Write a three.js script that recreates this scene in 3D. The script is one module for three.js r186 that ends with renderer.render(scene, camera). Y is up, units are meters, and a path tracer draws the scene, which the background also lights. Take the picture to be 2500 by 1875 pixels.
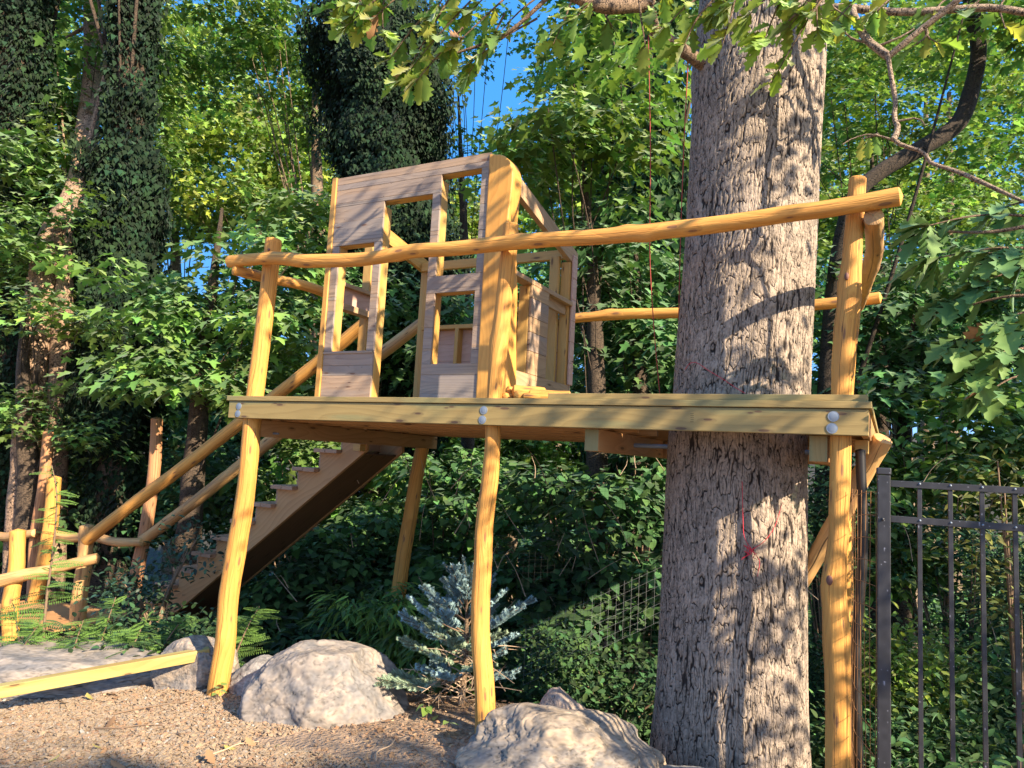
import * as THREE from 'three';
import { RoundedBoxGeometry } from 'three/addons/geometries/RoundedBoxGeometry.js';
import { mergeGeometries, mergeVertices } from 'three/addons/utils/BufferGeometryUtils.js';
import { ImprovedNoise } from 'three/addons/math/ImprovedNoise.js';

// ------------------------------------------------------------------ camera, sky, sun, exposure
const V = (x, y, z) => new THREE.Vector3(x, y, z);
const scene = new THREE.Scene(), lerp0 = (a, b, t) => a + (b - a) * t;
const CAM = V(4.799, 1.774, 4.1444), YAW = 0.4861, PITCH = 0.1061, ROLL = 0.0541;
const camera = new THREE.PerspectiveCamera(56.08, 4 / 3, 0.05, 400);
const camF = V(-Math.sin(YAW) * Math.cos(PITCH), Math.sin(PITCH), -Math.cos(YAW) * Math.cos(PITCH));
const camR0 = camF.clone().cross(V(0, 1, 0)).normalize(), camU0 = camR0.clone().cross(camF);
const camR = camR0.clone().multiplyScalar(Math.cos(ROLL)).addScaledVector(camU0, Math.sin(ROLL));
const camU = camU0.clone().multiplyScalar(Math.cos(ROLL)).addScaledVector(camR0, -Math.sin(ROLL));
camera.position.copy(CAM);
camera.quaternion.setFromRotationMatrix(new THREE.Matrix4().makeBasis(camR, camU, camF.clone().negate()));
scene.add(camera);
const SUN = V(1, 0.6, 0.35).normalize();
const sun = new THREE.DirectionalLight(new THREE.Color().setRGB(1.0, 0.85, 0.64), 5.0);
sun.position.copy(SUN).multiplyScalar(60).add(V(2, 1, -2)); sun.target.position.set(2, 1, -2);
sun.castShadow = true; sun.shadow.mapSize.set(4096, 4096);
Object.assign(sun.shadow.camera, { left: -25, right: 25, top: 25, bottom: -25, near: 1, far: 140 });
scene.add(sun, sun.target);
{
  const w = 512, h = 256, d = new Float32Array(w * h * 4);
  for (let j = 0; j < h; j++) for (let i = 0; i < w; i++) {
    const el = ((j + 0.5) / h - 0.5) * Math.PI, az = ((i + 0.5) / w - 0.5) * 2 * Math.PI;
    const y = Math.sin(el), dir = V(Math.cos(el) * Math.cos(az), y, Math.cos(el) * Math.sin(az));
    const t = Math.pow(Math.max(0, y), 0.5), hz = Math.exp(-Math.max(0, y) / 0.09), g = Math.pow(Math.max(0, dir.dot(SUN) * 0.5 + 0.5), 7), k = (j * w + i) * 4;
    const base = [lerp0(0.05, 0.03, t), lerp0(0.22, 0.15, t), lerp0(0.50, 0.42, t)];
    for (let q = 0; q < 3; q++) d[k + q] = base[q] + [0.26, 0.27, 0.26][q] * hz + [0.46, 0.42, 0.36][q] * g; d[k + 3] = 1;
    if (y < 0) { d[k] = 0.07; d[k + 1] = 0.09; d[k + 2] = 0.06; }
  }
  const sky = new THREE.DataTexture(d, w, h, THREE.RGBAFormat, THREE.FloatType);
  sky.mapping = THREE.EquirectangularReflectionMapping; sky.magFilter = sky.minFilter = THREE.LinearFilter; sky.needsUpdate = true;
  scene.background = sky; scene.environment = sky; scene.environmentIntensity = 1;
}
const renderer = new THREE.WebGLRenderer({ antialias: true });
renderer.toneMapping = THREE.LinearToneMapping; renderer.toneMappingExposure = 2.7;
renderer.shadowMap.enabled = true;

// ------------------------------------------------------------------ helpers
function rng(seed) { let a = seed >>> 0; return () => { a = (a + 0x6D2B79F5) | 0; let t = Math.imul(a ^ (a >>> 15), 1 | a); t = (t + Math.imul(t ^ (t >>> 7), 61 | t)) ^ t; return ((t ^ (t >>> 14)) >>> 0) / 4294967296; }; }
const IN = new ImprovedNoise();
const N3 = (x, y, z) => IN.noise(x, y, z);
const fbm3 = (x, y, z, o = 4) => { let s = 0, a = 0.5, f = 1; for (let i = 0; i < o; i++) { s += a * IN.noise(x * f, y * f, z * f + i * 7.3); a *= 0.5; f *= 2.03; } return s; };
const clamp = (x, a, b) => Math.min(b, Math.max(a, x)), lerp = (a, b, t) => a + (b - a) * t;
const smooth = (a, b, x) => { const t = clamp((x - a) / (b - a), 0, 1); return t * t * (3 - 2 * t); };
const rad = d => d * Math.PI / 180;
// a point `d` metres in front of the lens along the line of sight of a place in the photograph (2212 x 1659 scale): world metres
const at = (x, y, d) => CAM.clone().addScaledVector(camR, (x * 1.1302 - 1250) / 1760 * d).addScaledVector(camU, -(y * 1.1302 - 937.5) / 1760 * d).addScaledVector(camF, d);
const used = new Map();
function numbered(n) { const c = used.get(n) ?? 0; used.set(n, c + 1); return c ? `${n}_${String(c).padStart(3, '0')}` : n; }
function tag(o, label, category, group, kind) { if (label) o.userData.label = label; if (category) o.userData.category = category; if (group) o.userData.group = group; if (kind) o.userData.kind = kind; return o; }
function thing(name, label, category, p = V(0, 0, 0), group) { const g = new THREE.Group(); g.name = numbered(name); g.position.copy(p); scene.add(g); return tag(g, label, category, group); }
function put(o) { o.castShadow = o.receiveShadow = true; return o; }
// a mesh whose geometry is given in world metres, as a part of `parent`
function part(name, geo, mat, parent, label) {
  if (Array.isArray(geo)) geo = mergeGeometries(geo.map(g => g.index ? g.toNonIndexed() : g));
  const m = put(new THREE.Mesh(geo, mat)); m.name = name;
  if (parent) { const o = parent.userData.origin ?? parent.getWorldPosition(V(0, 0, 0)); m.position.copy(o).negate(); if (parent.isMesh) m.position.set(0, 0, 0); parent.add(m); } else { m.name = numbered(name); scene.add(m); }
  if (label) m.userData.label = label;
  return m;
}
// periodic value noise for textures
function pnoise(seed) {
  const T = new Float32Array(65536), r = rng(seed); for (let i = 0; i < 65536; i++) T[i] = r();
  const h = (x, y, px, py) => T[(((((x % px) + px) % px) * 131 + (((y % py) + py) % py) * 7919 + px * 17) & 65535)];
  return (x, y, px, py) => { const xi = Math.floor(x), yi = Math.floor(y); let fx = x - xi, fy = y - yi; fx = fx * fx * (3 - 2 * fx); fy = fy * fy * (3 - 2 * fy); const a = h(xi, yi, px, py), b = h(xi + 1, yi, px, py), c = h(xi, yi + 1, px, py), e = h(xi + 1, yi + 1, px, py); return a + (b - a) * fx + (c - a) * fy + (a - b - c + e) * fx * fy; };
}
const srgb = c => c <= 0.0031308 ? 12.92 * c : 1.055 * Math.pow(c, 1 / 2.4) - 0.055;
function texture(w, h, fn, color) {
  const d = new Uint8Array(w * h * 4);
  for (let j = 0; j < h; j++) for (let i = 0; i < w; i++) { const c = fn(i, j), k = (j * w + i) * 4; for (let q = 0; q < 3; q++) d[k + q] = clamp(Math.round((color ? srgb(clamp(c[q], 0, 1)) : c[q]) * 255), 0, 255); d[k + 3] = 255; }
  const t = new THREE.DataTexture(d, w, h); t.wrapS = t.wrapT = THREE.RepeatWrapping; t.magFilter = THREE.LinearFilter; t.minFilter = THREE.LinearMipmapLinearFilter; t.generateMipmaps = true; t.needsUpdate = true;
  if (color) t.colorSpace = THREE.SRGBColorSpace;
  return t;
}
// wood: grain runs along u; the tile is 2 m long and 0.5 m wide
function wood(seed, light, dark, { rings = 26, contrast = 0.55, knots = 9, knotColor = [0.1, 0.045, 0.015], patch = null, patchAmt = 0.4, fine = 0.25, checks = 0.0, rough = 0.62, bump = 0.0012, nails = 0, cracks = 0 } = {}) {
  const W = 1024, H = 512, n = pnoise(seed), r = rng(seed + 5), K = [];
  for (let i = 0; i < knots; i++) K.push([r() * W, r() * H, 5 + r() * 9, r()]);
  const CR = []; for (let i = 0; i < cracks; i++) CR.push([r() * W, (i + r()) / cracks * H, 200 + r() * 420, 1.2 + r() * 1.6, r() * 9]);
  const hgt = new Float32Array(W * H), col = new Float32Array(W * H * 3), NL = [];
  for (let i = 0; i < nails; i++) NL.push([r() * W, r() * H]);
  for (let j = 0; j < H; j++) for (let i = 0; i < W; i++) {
    const u = i / W, v = j / H;
    let warp = (n(u * 4, v * 4, 4, 4) - 0.5) * 2.2 + (n(u * 9, v * 8, 9, 8) - 0.5) * 0.6, kn = 0;
    for (const k of K) { let dx = Math.abs(i - k[0]); dx = Math.min(dx, W - dx); let dy = Math.abs(j - k[1]); dy = Math.min(dy, H - dy); const q = Math.hypot(dx / 1.5 / k[2], dy * 1.4 / k[2]); warp += 2.2 * Math.exp(-q * q * 0.22) * (k[3] - 0.3); kn = Math.max(kn, 1 - smooth(0.75, 1.15, q)); if (q < 2.4) kn = Math.max(kn, 0.35 * (1 - smooth(1, 2.4, q))); }
    const ph = v * rings + warp * 1.6, g = ph - Math.floor(ph), ring = Math.pow(g, 1.7) * (1 - smooth(0.9, 1, g));
    const fi = n(u * 24, v * 256, 24, 256) * 0.6 + n(u * 60, v * 500, 60, 500) * 0.4;
    const ck = checks ? smooth(0.80, 0.9, n(u * 3, v * 60, 3, 60)) * checks : 0;
    let t = clamp(ring * contrast + (fi - 0.5) * fine + (n(u * 6, v * 5, 6, 5) - 0.5) * 0.35 + 0.12, 0, 1), k = (j * W + i);
    let pt = patch ? smooth(0.42, 0.75, n(u * 5 + 3, v * 9, 5, 9)) * patchAmt : 0, nl = 0;
    for (const q of CR) { let dx = Math.abs(i - q[0]); dx = Math.min(dx, W - dx); if (dx < q[2]) { let dy = Math.abs(j - q[1] - 5 * Math.sin(i * 0.012 + q[4]) - 2 * Math.sin(i * 0.05 + q[4])); dy = Math.min(dy, H - dy); nl = Math.max(nl, 0.8 * (1 - smooth(0.4, 1.3, dy / (q[3] * Math.sqrt(1 - dx / q[2]) + 0.2)))); } }
    for (const q of NL) if (Math.hypot(i - q[0], (j - q[1]) * 0.5) < 1.6) nl = 0.75;
    for (let q = 0; q < 3; q++) { let c = lerp(light[q], dark[q], t); if (patch) c = lerp(c, patch[q] * (0.75 + 0.5 * fi), pt); c = lerp(c, knotColor[q], kn * 0.9); c *= 1 - 0.72 * ck; col[k * 3 + q] = c * (1 - nl); }
    hgt[k] = 0.55 - ring * 0.2 + (fi - 0.5) * 0.5 - ck * 0.5 - nl * 0.6;
  }
  const map = texture(W, H, (i, j) => { const k = (j * W + i) * 3; return [col[k], col[k + 1], col[k + 2]]; }, true);
  const bm = texture(W, H, (i, j) => { const b = clamp(hgt[j * W + i], 0, 1); return [b, b, b]; });
  map.repeat.set(0.5, 2); bm.repeat.set(0.5, 2);
  return new THREE.MeshStandardMaterial({ map, bumpMap: bm, bumpScale: bump, roughness: rough });
}
// a board between two corners with eased edges; uv in metres with the grain along `grain`
let boardN = 0;
function board(x0, x1, y0, y1, z0, z1, { grain, r = 0.004, seed } = {}) {
  const w = x1 - x0, h = y1 - y0, d = z1 - z0, g = new RoundedBoxGeometry(w, h, d, 2, Math.min(r, w * 0.3, h * 0.3, d * 0.3));
  const G = grain ?? (w >= h && w >= d ? 0 : h >= d ? 1 : 2), P = g.attributes.position, Nn = g.attributes.normal, U = g.attributes.uv, s = rng(seed ?? (++boardN * 77 + 3)), ou = s() * 7, ov = s() * 3;
  for (let i = 0; i < P.count; i++) {
    const p = [P.getX(i), P.getY(i), P.getZ(i)], n = [Math.abs(Nn.getX(i)), Math.abs(Nn.getY(i)), Math.abs(Nn.getZ(i))], m = n.indexOf(Math.max(...n));
    let a, b; if (m === G) { a = p[(G + 1) % 3] * 0.15; b = p[(G + 2) % 3]; } else { a = p[G]; b = p[3 - m - G]; }
    U.setXY(i, a + ou, b + ov + m * 0.37);
  }
  return g.translate((x0 + x1) / 2, (y0 + y1) / 2, (z0 + z1) / 2);
}
// a board of section a (first cross direction) by b, from P to Q, turned so that its `b` side follows `upHint`
function beamGeo(P, Q, a, b, upHint = V(0, 1, 0), seed) {
  const L = P.distanceTo(Q), g = board(-L / 2, L / 2, -b / 2, b / 2, -a / 2, a / 2, { grain: 0, seed }), X = Q.clone().sub(P).normalize(), Z = X.clone().cross(upHint).normalize(), Y = Z.clone().cross(X);
  return g.applyMatrix4(new THREE.Matrix4().makeBasis(X, Y, Z).setPosition(P.clone().add(Q).multiplyScalar(0.5)));
}
// a peeled log or a branch: tube with taper, wobble, knots and rounded ends
function logGeo(pts, radii, { sides = 20, step = 0.03, seed = 1, wob = 0.06, knots = [], cap = 0.7, capB, lump = 3, uvs = 1, slantA } = {}) {
  const curve = new THREE.CatmullRomCurve3(pts, false, 'centripetal'), L = curve.getLength(), n = Math.max(4, Math.min(260, Math.ceil(L / step)));
  const pos = [], uv = [], idx = [], rings = [], r = t => { const x = t * (radii.length - 1), i = Math.min(radii.length - 2, Math.floor(x)); return radii.length < 2 ? radii[0] : lerp(radii[i], radii[i + 1], x - i); };
  let nrm = null;
  const frame = t => { const T = curve.getTangentAt(clamp(t, 0, 1)); if (!nrm) { nrm = Math.abs(T.y) > 0.9 ? V(1, 0, 0) : V(0, 1, 0); } nrm = nrm.clone().addScaledVector(T, -nrm.dot(T)).normalize(); return [curve.getPointAt(clamp(t, 0, 1)), T, nrm.clone(), T.clone().cross(nrm)]; };
  const add = (t, off, k) => { const [C, T, A, B] = frame(t), R = r(clamp(t, 0, 1)); rings.push([C.clone().addScaledVector(T, off), A, B, R, k, t * L + off, T]); };
  const cA = cap, cB = capB ?? cap;
  for (const q of [0, 0.35, 0.65, 0.88, 0.97]) add(0, cA * r(0) * (Math.sqrt(1 - (1 - q) * (1 - q)) * 0.5 + q * 0.5 - 1) * 0.6, 0.02 + 0.98 * Math.sqrt(1 - Math.pow(1 - q, 2.2)));
  for (let i = 0; i <= n; i++) add(i / n, 0, 1);
  for (const q of [0.97, 0.88, 0.65, 0.35, 0]) add(1, -cB * r(1) * (Math.sqrt(1 - (1 - q) * (1 - q)) * 0.5 + q * 0.5 - 1) * 0.6, 0.02 + 0.98 * Math.sqrt(1 - Math.pow(1 - q, 2.2)));
  rings.forEach(([C, A, B, R, k, v, T], ri) => {
    for (let s = 0; s <= sides; s++) {
      const a = s / sides * 2 * Math.PI, ca = Math.cos(a), sa = Math.sin(a);
      let m = 1 + wob * (N3(ca * 1.1 + seed * 3.1, sa * 1.1 + seed, v * lump) * 1.3 + 0.5 * N3(ca * 2 + seed, sa * 2, v * lump * 3 + 5));
      for (const q of knots) { let da = Math.abs(a - q.a); da = Math.min(da, 2 * Math.PI - da); m += q.h * Math.exp(-((v - q.v) ** 2) / (q.w * q.w) - (da * da) / 0.5); }
      const R2 = R * m * k; const sl = slantA && k >= 1 && ri < 8 ? 0 : 0;
      const p = C.clone().addScaledVector(A, ca * R2).addScaledVector(B, sa * R2).addScaledVector(T, sl);
      pos.push(p.x, p.y, p.z); uv.push(v * uvs + seed * 0.37, s / sides * Math.max(0.16, Math.round(2 * Math.PI * radii[0] / 0.25 * uvs) * 0.25) + seed * 0.21);
    }
  });
  const S = sides + 1;
  for (let i = 0; i < rings.length - 1; i++) for (let s = 0; s < sides; s++) { const a = i * S + s; idx.push(a, a + 1, a + S, a + 1, a + S + 1, a + S); }
  const g = new THREE.BufferGeometry(); g.setAttribute('position', new THREE.Float32BufferAttribute(pos, 3)); g.setAttribute('uv', new THREE.Float32BufferAttribute(uv, 2)); g.setIndex(idx); g.computeVertexNormals();
  const Nr = g.attributes.normal; for (let i = 0; i < rings.length; i++) { const a = i * S, b = a + sides, v = V(Nr.getX(a) + Nr.getX(b), Nr.getY(a) + Nr.getY(b), Nr.getZ(a) + Nr.getZ(b)).normalize(); Nr.setXYZ(a, v.x, v.y, v.z); Nr.setXYZ(b, v.x, v.y, v.z); }
  return g;
}
const log2 = (P, Q, r0, r1, o = {}) => { const s = rng((o.seed ?? 1) * 31 + 7), L = P.distanceTo(Q), b = o.bend ?? 0.012, pts = [P]; for (let i = 1; i < 4; i++) { const p = P.clone().lerp(Q, i / 4); p.x += (s() - 0.5) * 2 * b * L; p.y += (s() - 0.5) * 2 * b * L; p.z += (s() - 0.5) * 2 * b * L; pts.push(p); } pts.push(Q); return logGeo(pts, [r0, (r0 + r1) / 2 * 0.98, r1], o); };
// ------------------------------------------------------------------ materials
const M = {};
M.log = wood(11, [0.72, 0.355, 0.075], [0.5, 0.2, 0.032], { rings: 12, contrast: 0.5, knots: 18, fine: 0.4, checks: 0.45, cracks: 5, patch: [0.52, 0.225, 0.045], patchAmt: 0.5, rough: 0.72, bump: 0.005, knotColor: [0.2, 0.09, 0.04] });
M.logBrown = wood(12, [0.50, 0.24, 0.105], [0.3, 0.13, 0.055], { rings: 14, contrast: 0.5, knots: 8, fine: 0.5, checks: 0.8, cracks: 4, bump: 0.004, rough: 0.75 });
M.logPale = wood(13, [0.62, 0.37, 0.14], [0.44, 0.23, 0.075], { rings: 12, contrast: 0.5, knots: 16, fine: 0.5, checks: 0.7, cracks: 3, bump: 0.004, patch: [0.36, 0.19, 0.08], patchAmt: 0.6 });
M.lumber = wood(21, [0.34, 0.24, 0.085], [0.235, 0.16, 0.052], { rings: 10, contrast: 0.55, knots: 13, fine: 0.35, patch: [0.21, 0.20, 0.085], patchAmt: 0.65, knotColor: [0.09, 0.045, 0.025], rough: 0.7 });
M.stud = wood(22, [0.56, 0.30, 0.075], [0.42, 0.2, 0.042], { rings: 12, contrast: 0.5, knots: 8, fine: 0.3, rough: 0.62, patch: [0.48, 0.37, 0.14], patchAmt: 0.35 });
M.corner = wood(23, [0.68, 0.34, 0.07], [0.5, 0.215, 0.035], { rings: 9, contrast: 0.5, knots: 5, fine: 0.3, rough: 0.6 });
M.stair = wood(24, [0.50, 0.265, 0.105], [0.35, 0.165, 0.06], { rings: 9, contrast: 0.6, knots: 9, fine: 0.3, rough: 0.7 });
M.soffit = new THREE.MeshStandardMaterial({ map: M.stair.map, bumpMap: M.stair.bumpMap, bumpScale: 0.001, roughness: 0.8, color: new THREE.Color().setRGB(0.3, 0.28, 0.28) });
M.tread = wood(25, [0.42, 0.25, 0.15], [0.28, 0.15, 0.09], { rings: 12, contrast: 0.5, knots: 6, fine: 0.4, rough: 0.78 });
M.joist = wood(26, [0.47, 0.255, 0.095], [0.32, 0.16, 0.055], { rings: 12, contrast: 0.5, knots: 6, rough: 0.7 });
M.plank = [0, 1, 2, 3].map(i => wood(31 + i, [[0.36, 0.275, 0.215], [0.375, 0.275, 0.195], [0.33, 0.265, 0.215], [0.40, 0.275, 0.185]][i], [[0.22, 0.165, 0.135], [0.235, 0.165, 0.12], [0.19, 0.155, 0.135], [0.25, 0.165, 0.11]][i], { rings: 8 + i * 2, contrast: 0.6, knots: 4, fine: 0.55, checks: 0.35, rough: 0.85, patch: [0.27, 0.225, 0.2], patchAmt: 0.5, bump: 0.002, nails: 26, knotColor: [0.13, 0.06, 0.035] }));
M.pink = wood(36, [0.60, 0.39, 0.30], [0.46, 0.27, 0.2], { rings: 9, contrast: 0.5, knots: 5, fine: 0.4, rough: 0.8, nails: 10 });
M.brownPlank = wood(37, [0.46, 0.30, 0.165], [0.32, 0.19, 0.1], { rings: 9, contrast: 0.6, knots: 6, fine: 0.45, rough: 0.8, nails: 12 });
M.timber = wood(38, [0.40, 0.275, 0.085], [0.29, 0.19, 0.05], { rings: 9, contrast: 0.5, knots: 8, fine: 0.35, rough: 0.7, patch: [0.42, 0.38, 0.14], patchAmt: 0.5 });
M.zinc = new THREE.MeshStandardMaterial({ color: new THREE.Color().setRGB(0.22, 0.26, 0.31), metalness: 0.35, roughness: 0.6 });
M.iron = (() => { const n = pnoise(55); return new THREE.MeshStandardMaterial({ map: texture(256, 256, (i, j) => { const a = n(i / 6, j / 6, 42, 42), s = smooth(0.93, 0.99, n(i / 3, j / 3, 85, 85)) * 0.25, c = 0.018 + a * 0.014 + s; return [c, c, c * 1.15]; }, true), roughness: 0.48, metalness: 0.0 }); })();
M.rust = new THREE.MeshStandardMaterial({ color: new THREE.Color().setRGB(0.30, 0.14, 0.05), roughness: 0.6, metalness: 0.3 });
M.wire = new THREE.MeshStandardMaterial({ color: new THREE.Color().setRGB(0.42, 0.43, 0.42), roughness: 0.5, metalness: 0.6 });
M.net = new THREE.MeshStandardMaterial({ color: new THREE.Color().setRGB(0.015, 0.016, 0.016), roughness: 0.7 });
M.cord = new THREE.MeshStandardMaterial({ color: new THREE.Color().setRGB(0.34, 0.055, 0.045), roughness: 0.8 });
M.redString = new THREE.MeshStandardMaterial({ color: new THREE.Color().setRGB(0.62, 0.03, 0.05), roughness: 0.75 });
M.tar = new THREE.MeshStandardMaterial({ color: new THREE.Color().setRGB(0.012, 0.01, 0.009), roughness: 0.5 });
// bark: tile of plates split by dark upright cracks
const BW = 1024, BH = 1024, barkH = new Float32Array(BW * BH);
{
  const n = pnoise(77), m2 = pnoise(78), tone = new Float32Array(BW * BH);
  for (let j = 0; j < BH; j++) for (let i = 0; i < BW; i++) {
    const u = i / BW, v = j / BH, k = j * BW + i;
    const w1 = (n(u * 10, v * 7, 10, 7) - 0.5) * 2.6 + (n(u * 40, v * 24, 40, 24) - 0.5) * 0.45 + (n(u * 120, v * 90, 120, 90) - 0.5) * 0.25, w2 = (m2(u * 16, v * 20, 16, 20) - 0.5) * 1.8 + (n(u * 120, v * 90, 120, 90) - 0.5) * 0.4;
    const a = Math.abs(n(u * 104 + w1, v * 15 + w2 * 0.2, 104, 15) - 0.5) * 2, b = Math.abs(m2(u * 150 + w1, v * 28 + w2 * 0.3, 150, 28) - 0.5) * 2, c = Math.abs(n(u * 70 + w2, v * 90 + w1, 70, 90) - 0.5) * 2;
    const deep = 0.55 + 0.9 * m2(u * 12, v * 6, 12, 6), line = Math.max(1 - smooth(0.0, 0.2 * deep, a), 0.7 * (1 - smooth(0.0, 0.15, b)), 0.5 * (1 - smooth(0.0, 0.13, c)));
    const big = n(u * 14, v * 3, 14, 3), fine = n(u * 150, v * 120, 150, 120), mid = n(u * 60, v * 26, 60, 26), moss = n(u * 5 + 2, v * 4, 5, 4);
    barkH[k] = clamp(0.92 - 0.8 * line + (fine - 0.5) * 0.2 + (mid - 0.5) * 0.24 + (big - 0.5) * 0.2, 0, 1); tone[k] = 0.92 + (fine - 0.5) * 0.5 + (mid - 0.5) * 0.4 + (big - 0.5) * 0.3 + (moss - 0.5) * 0.25;
  }
  const map = texture(BW, BH, (i, j) => { const k = j * BW + i, h = smooth(0.12, 0.7, barkH[k]), t = tone[k] * (0.25 + 0.75 * h); return [lerp(0.10, 0.33, h) * t, lerp(0.066, 0.258, h) * t, lerp(0.046, 0.195, h) * t]; }, true);
  M.bark = new THREE.MeshStandardMaterial({ map, bumpMap: texture(BW, BH, (i, j) => { const b = barkH[j * BW + i]; return [b, b, b]; }), bumpScale: 0.007, roughness: 0.92 });
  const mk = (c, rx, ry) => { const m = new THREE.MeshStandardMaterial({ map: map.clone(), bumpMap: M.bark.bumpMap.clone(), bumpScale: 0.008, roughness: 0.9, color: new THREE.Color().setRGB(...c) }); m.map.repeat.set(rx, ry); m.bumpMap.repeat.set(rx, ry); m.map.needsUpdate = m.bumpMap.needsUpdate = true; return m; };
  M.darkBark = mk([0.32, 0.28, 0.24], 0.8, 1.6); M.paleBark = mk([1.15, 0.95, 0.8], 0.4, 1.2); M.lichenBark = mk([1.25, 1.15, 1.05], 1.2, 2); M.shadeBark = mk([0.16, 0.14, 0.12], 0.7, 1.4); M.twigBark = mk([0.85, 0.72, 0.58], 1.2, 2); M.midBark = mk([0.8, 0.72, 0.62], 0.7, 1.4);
}
M.twig = new THREE.MeshStandardMaterial({ color: new THREE.Color().setRGB(0.20, 0.13, 0.08), roughness: 0.9 });
M.dryTwig = new THREE.MeshStandardMaterial({ color: new THREE.Color().setRGB(0.42, 0.30, 0.2), roughness: 0.9 });
const leafMat = (r, g, b, tr = 0.4, rough = 0.82) => { const m = new THREE.MeshPhysicalMaterial({ color: new THREE.Color().setRGB(r, g, b), roughness: rough, transmission: tr, thickness: 0, side: THREE.DoubleSide, specularIntensity: 0.6 }); m.vertexColors = true; return m; };
const noVC = m => { const c = m.clone(); c.vertexColors = false; return c; };
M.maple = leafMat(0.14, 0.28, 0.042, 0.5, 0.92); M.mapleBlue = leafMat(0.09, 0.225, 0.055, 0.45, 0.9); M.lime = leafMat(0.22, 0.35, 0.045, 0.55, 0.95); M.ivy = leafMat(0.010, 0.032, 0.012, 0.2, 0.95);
M.vine = leafMat(0.058, 0.15, 0.04, 0.38); M.shrub = leafMat(0.04, 0.105, 0.032, 0.3); M.hemlock = leafMat(0.16, 0.30, 0.05, 0.45, 0.95); M.glossy = leafMat(0.035, 0.075, 0.04, 0.2, 0.5); M.olive = leafMat(0.12, 0.15, 0.03, 0.35);
M.oak = [[0.26, 0.42, 0.045], [0.34, 0.45, 0.045], [0.18, 0.36, 0.05], [0.42, 0.43, 0.045]].map(c => noVC(leafMat(...c, 0.7, 1)));
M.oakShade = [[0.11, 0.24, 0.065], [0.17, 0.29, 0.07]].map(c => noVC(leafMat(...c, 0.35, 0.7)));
M.deadLeaf = noVC(leafMat(0.3, 0.16, 0.07, 0.2)); M.oakMass = leafMat(0.27, 0.41, 0.045, 0.65, 1);
M.needle = new THREE.MeshStandardMaterial({ color: new THREE.Color().setRGB(0.25, 0.37, 0.37), roughness: 0.75, side: THREE.DoubleSide });
M.needleGreen = new THREE.MeshStandardMaterial({ color: new THREE.Color().setRGB(0.26, 0.34, 0.22), roughness: 0.75, side: THREE.DoubleSide });

// ------------------------------------------------------------------ the ground
const groundY = (x, z) => {
  const start = lerp(3.4, 0.75, smooth(-3.2, -0.4, x)), d = Math.max(0, -z - start);
  let y = -0.21 + 0.095 * clamp(x, -9, 7) - 2.1 * (1 - Math.exp(-d * 0.28)) + 0.11 * Math.max(0, -z - 14);
  y -= 0.24 * smooth(2.9, 3.6, x) * smooth(0.7, -0.3, z);
  y -= 0.75 * smooth(4.25, 4.9, x) * smooth(0.75, -0.5, z);
  y += 0.05 * fbm3(x * 0.6, 1.3, z * 0.6, 3) + 0.014 * fbm3(x * 4, 4.1, z * 4, 2);
  return y;
};
{
  const xs = [], zs = [], a = (arr, from, to, n) => { for (let i = 0; i < n; i++) arr.push(from + (to - from) * i / n); };
  a(xs, -80, -8, 26); a(xs, -8, -2, 40); a(xs, -2, 6, 150); a(xs, 6, 14, 30); a(xs, 14, 80, 24); xs.push(80);
  a(zs, -110, -20, 26); a(zs, -20, -4, 40); a(zs, -4, -1, 40); a(zs, -1, 3.2, 90); a(zs, 3.2, 9, 16); a(zs, 9, 60, 10); zs.push(60);
  const pos = [], uv = [], col = [], idx = [];
  for (const z of zs) for (const x of xs) {
    pos.push(x, groundY(x, z), z); uv.push(x, z);
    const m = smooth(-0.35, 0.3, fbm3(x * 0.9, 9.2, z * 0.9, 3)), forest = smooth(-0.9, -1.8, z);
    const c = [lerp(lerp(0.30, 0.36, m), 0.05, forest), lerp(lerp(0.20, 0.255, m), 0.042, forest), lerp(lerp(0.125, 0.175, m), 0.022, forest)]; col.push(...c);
  }
  const w = xs.length; for (let j = 0; j < zs.length - 1; j++) for (let i = 0; i < w - 1; i++) { const k = j * w + i; idx.push(k, k + w, k + 1, k + 1, k + w, k + w + 1); }
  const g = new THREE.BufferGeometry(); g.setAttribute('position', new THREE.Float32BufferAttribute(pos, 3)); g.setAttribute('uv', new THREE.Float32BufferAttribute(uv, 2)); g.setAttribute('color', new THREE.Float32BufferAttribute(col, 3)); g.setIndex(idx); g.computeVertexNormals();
  const n = pnoise(401), t = (i, j) => 0.55 * n(i / 10, j / 10, 51, 51) + 0.3 * n(i / 4, j / 4, 128, 128) + 0.25 * n(i / 60, j / 60, 8, 8);
  const map = texture(512, 512, (i, j) => { const a = 0.55 + 0.6 * t(i, j); return [a, a * 0.98, a * 0.95]; }, true), bm = texture(512, 512, (i, j) => { const a = t(i, j); return [a, a, a]; });
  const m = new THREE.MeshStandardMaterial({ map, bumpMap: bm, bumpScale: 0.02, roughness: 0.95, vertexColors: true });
  const o = put(new THREE.Mesh(g, m)); o.name = 'ground'; scene.add(o); tag(o, 'sloping bare earth under the treehouse falling away into the woods', null, null, 'structure');
}
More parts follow.
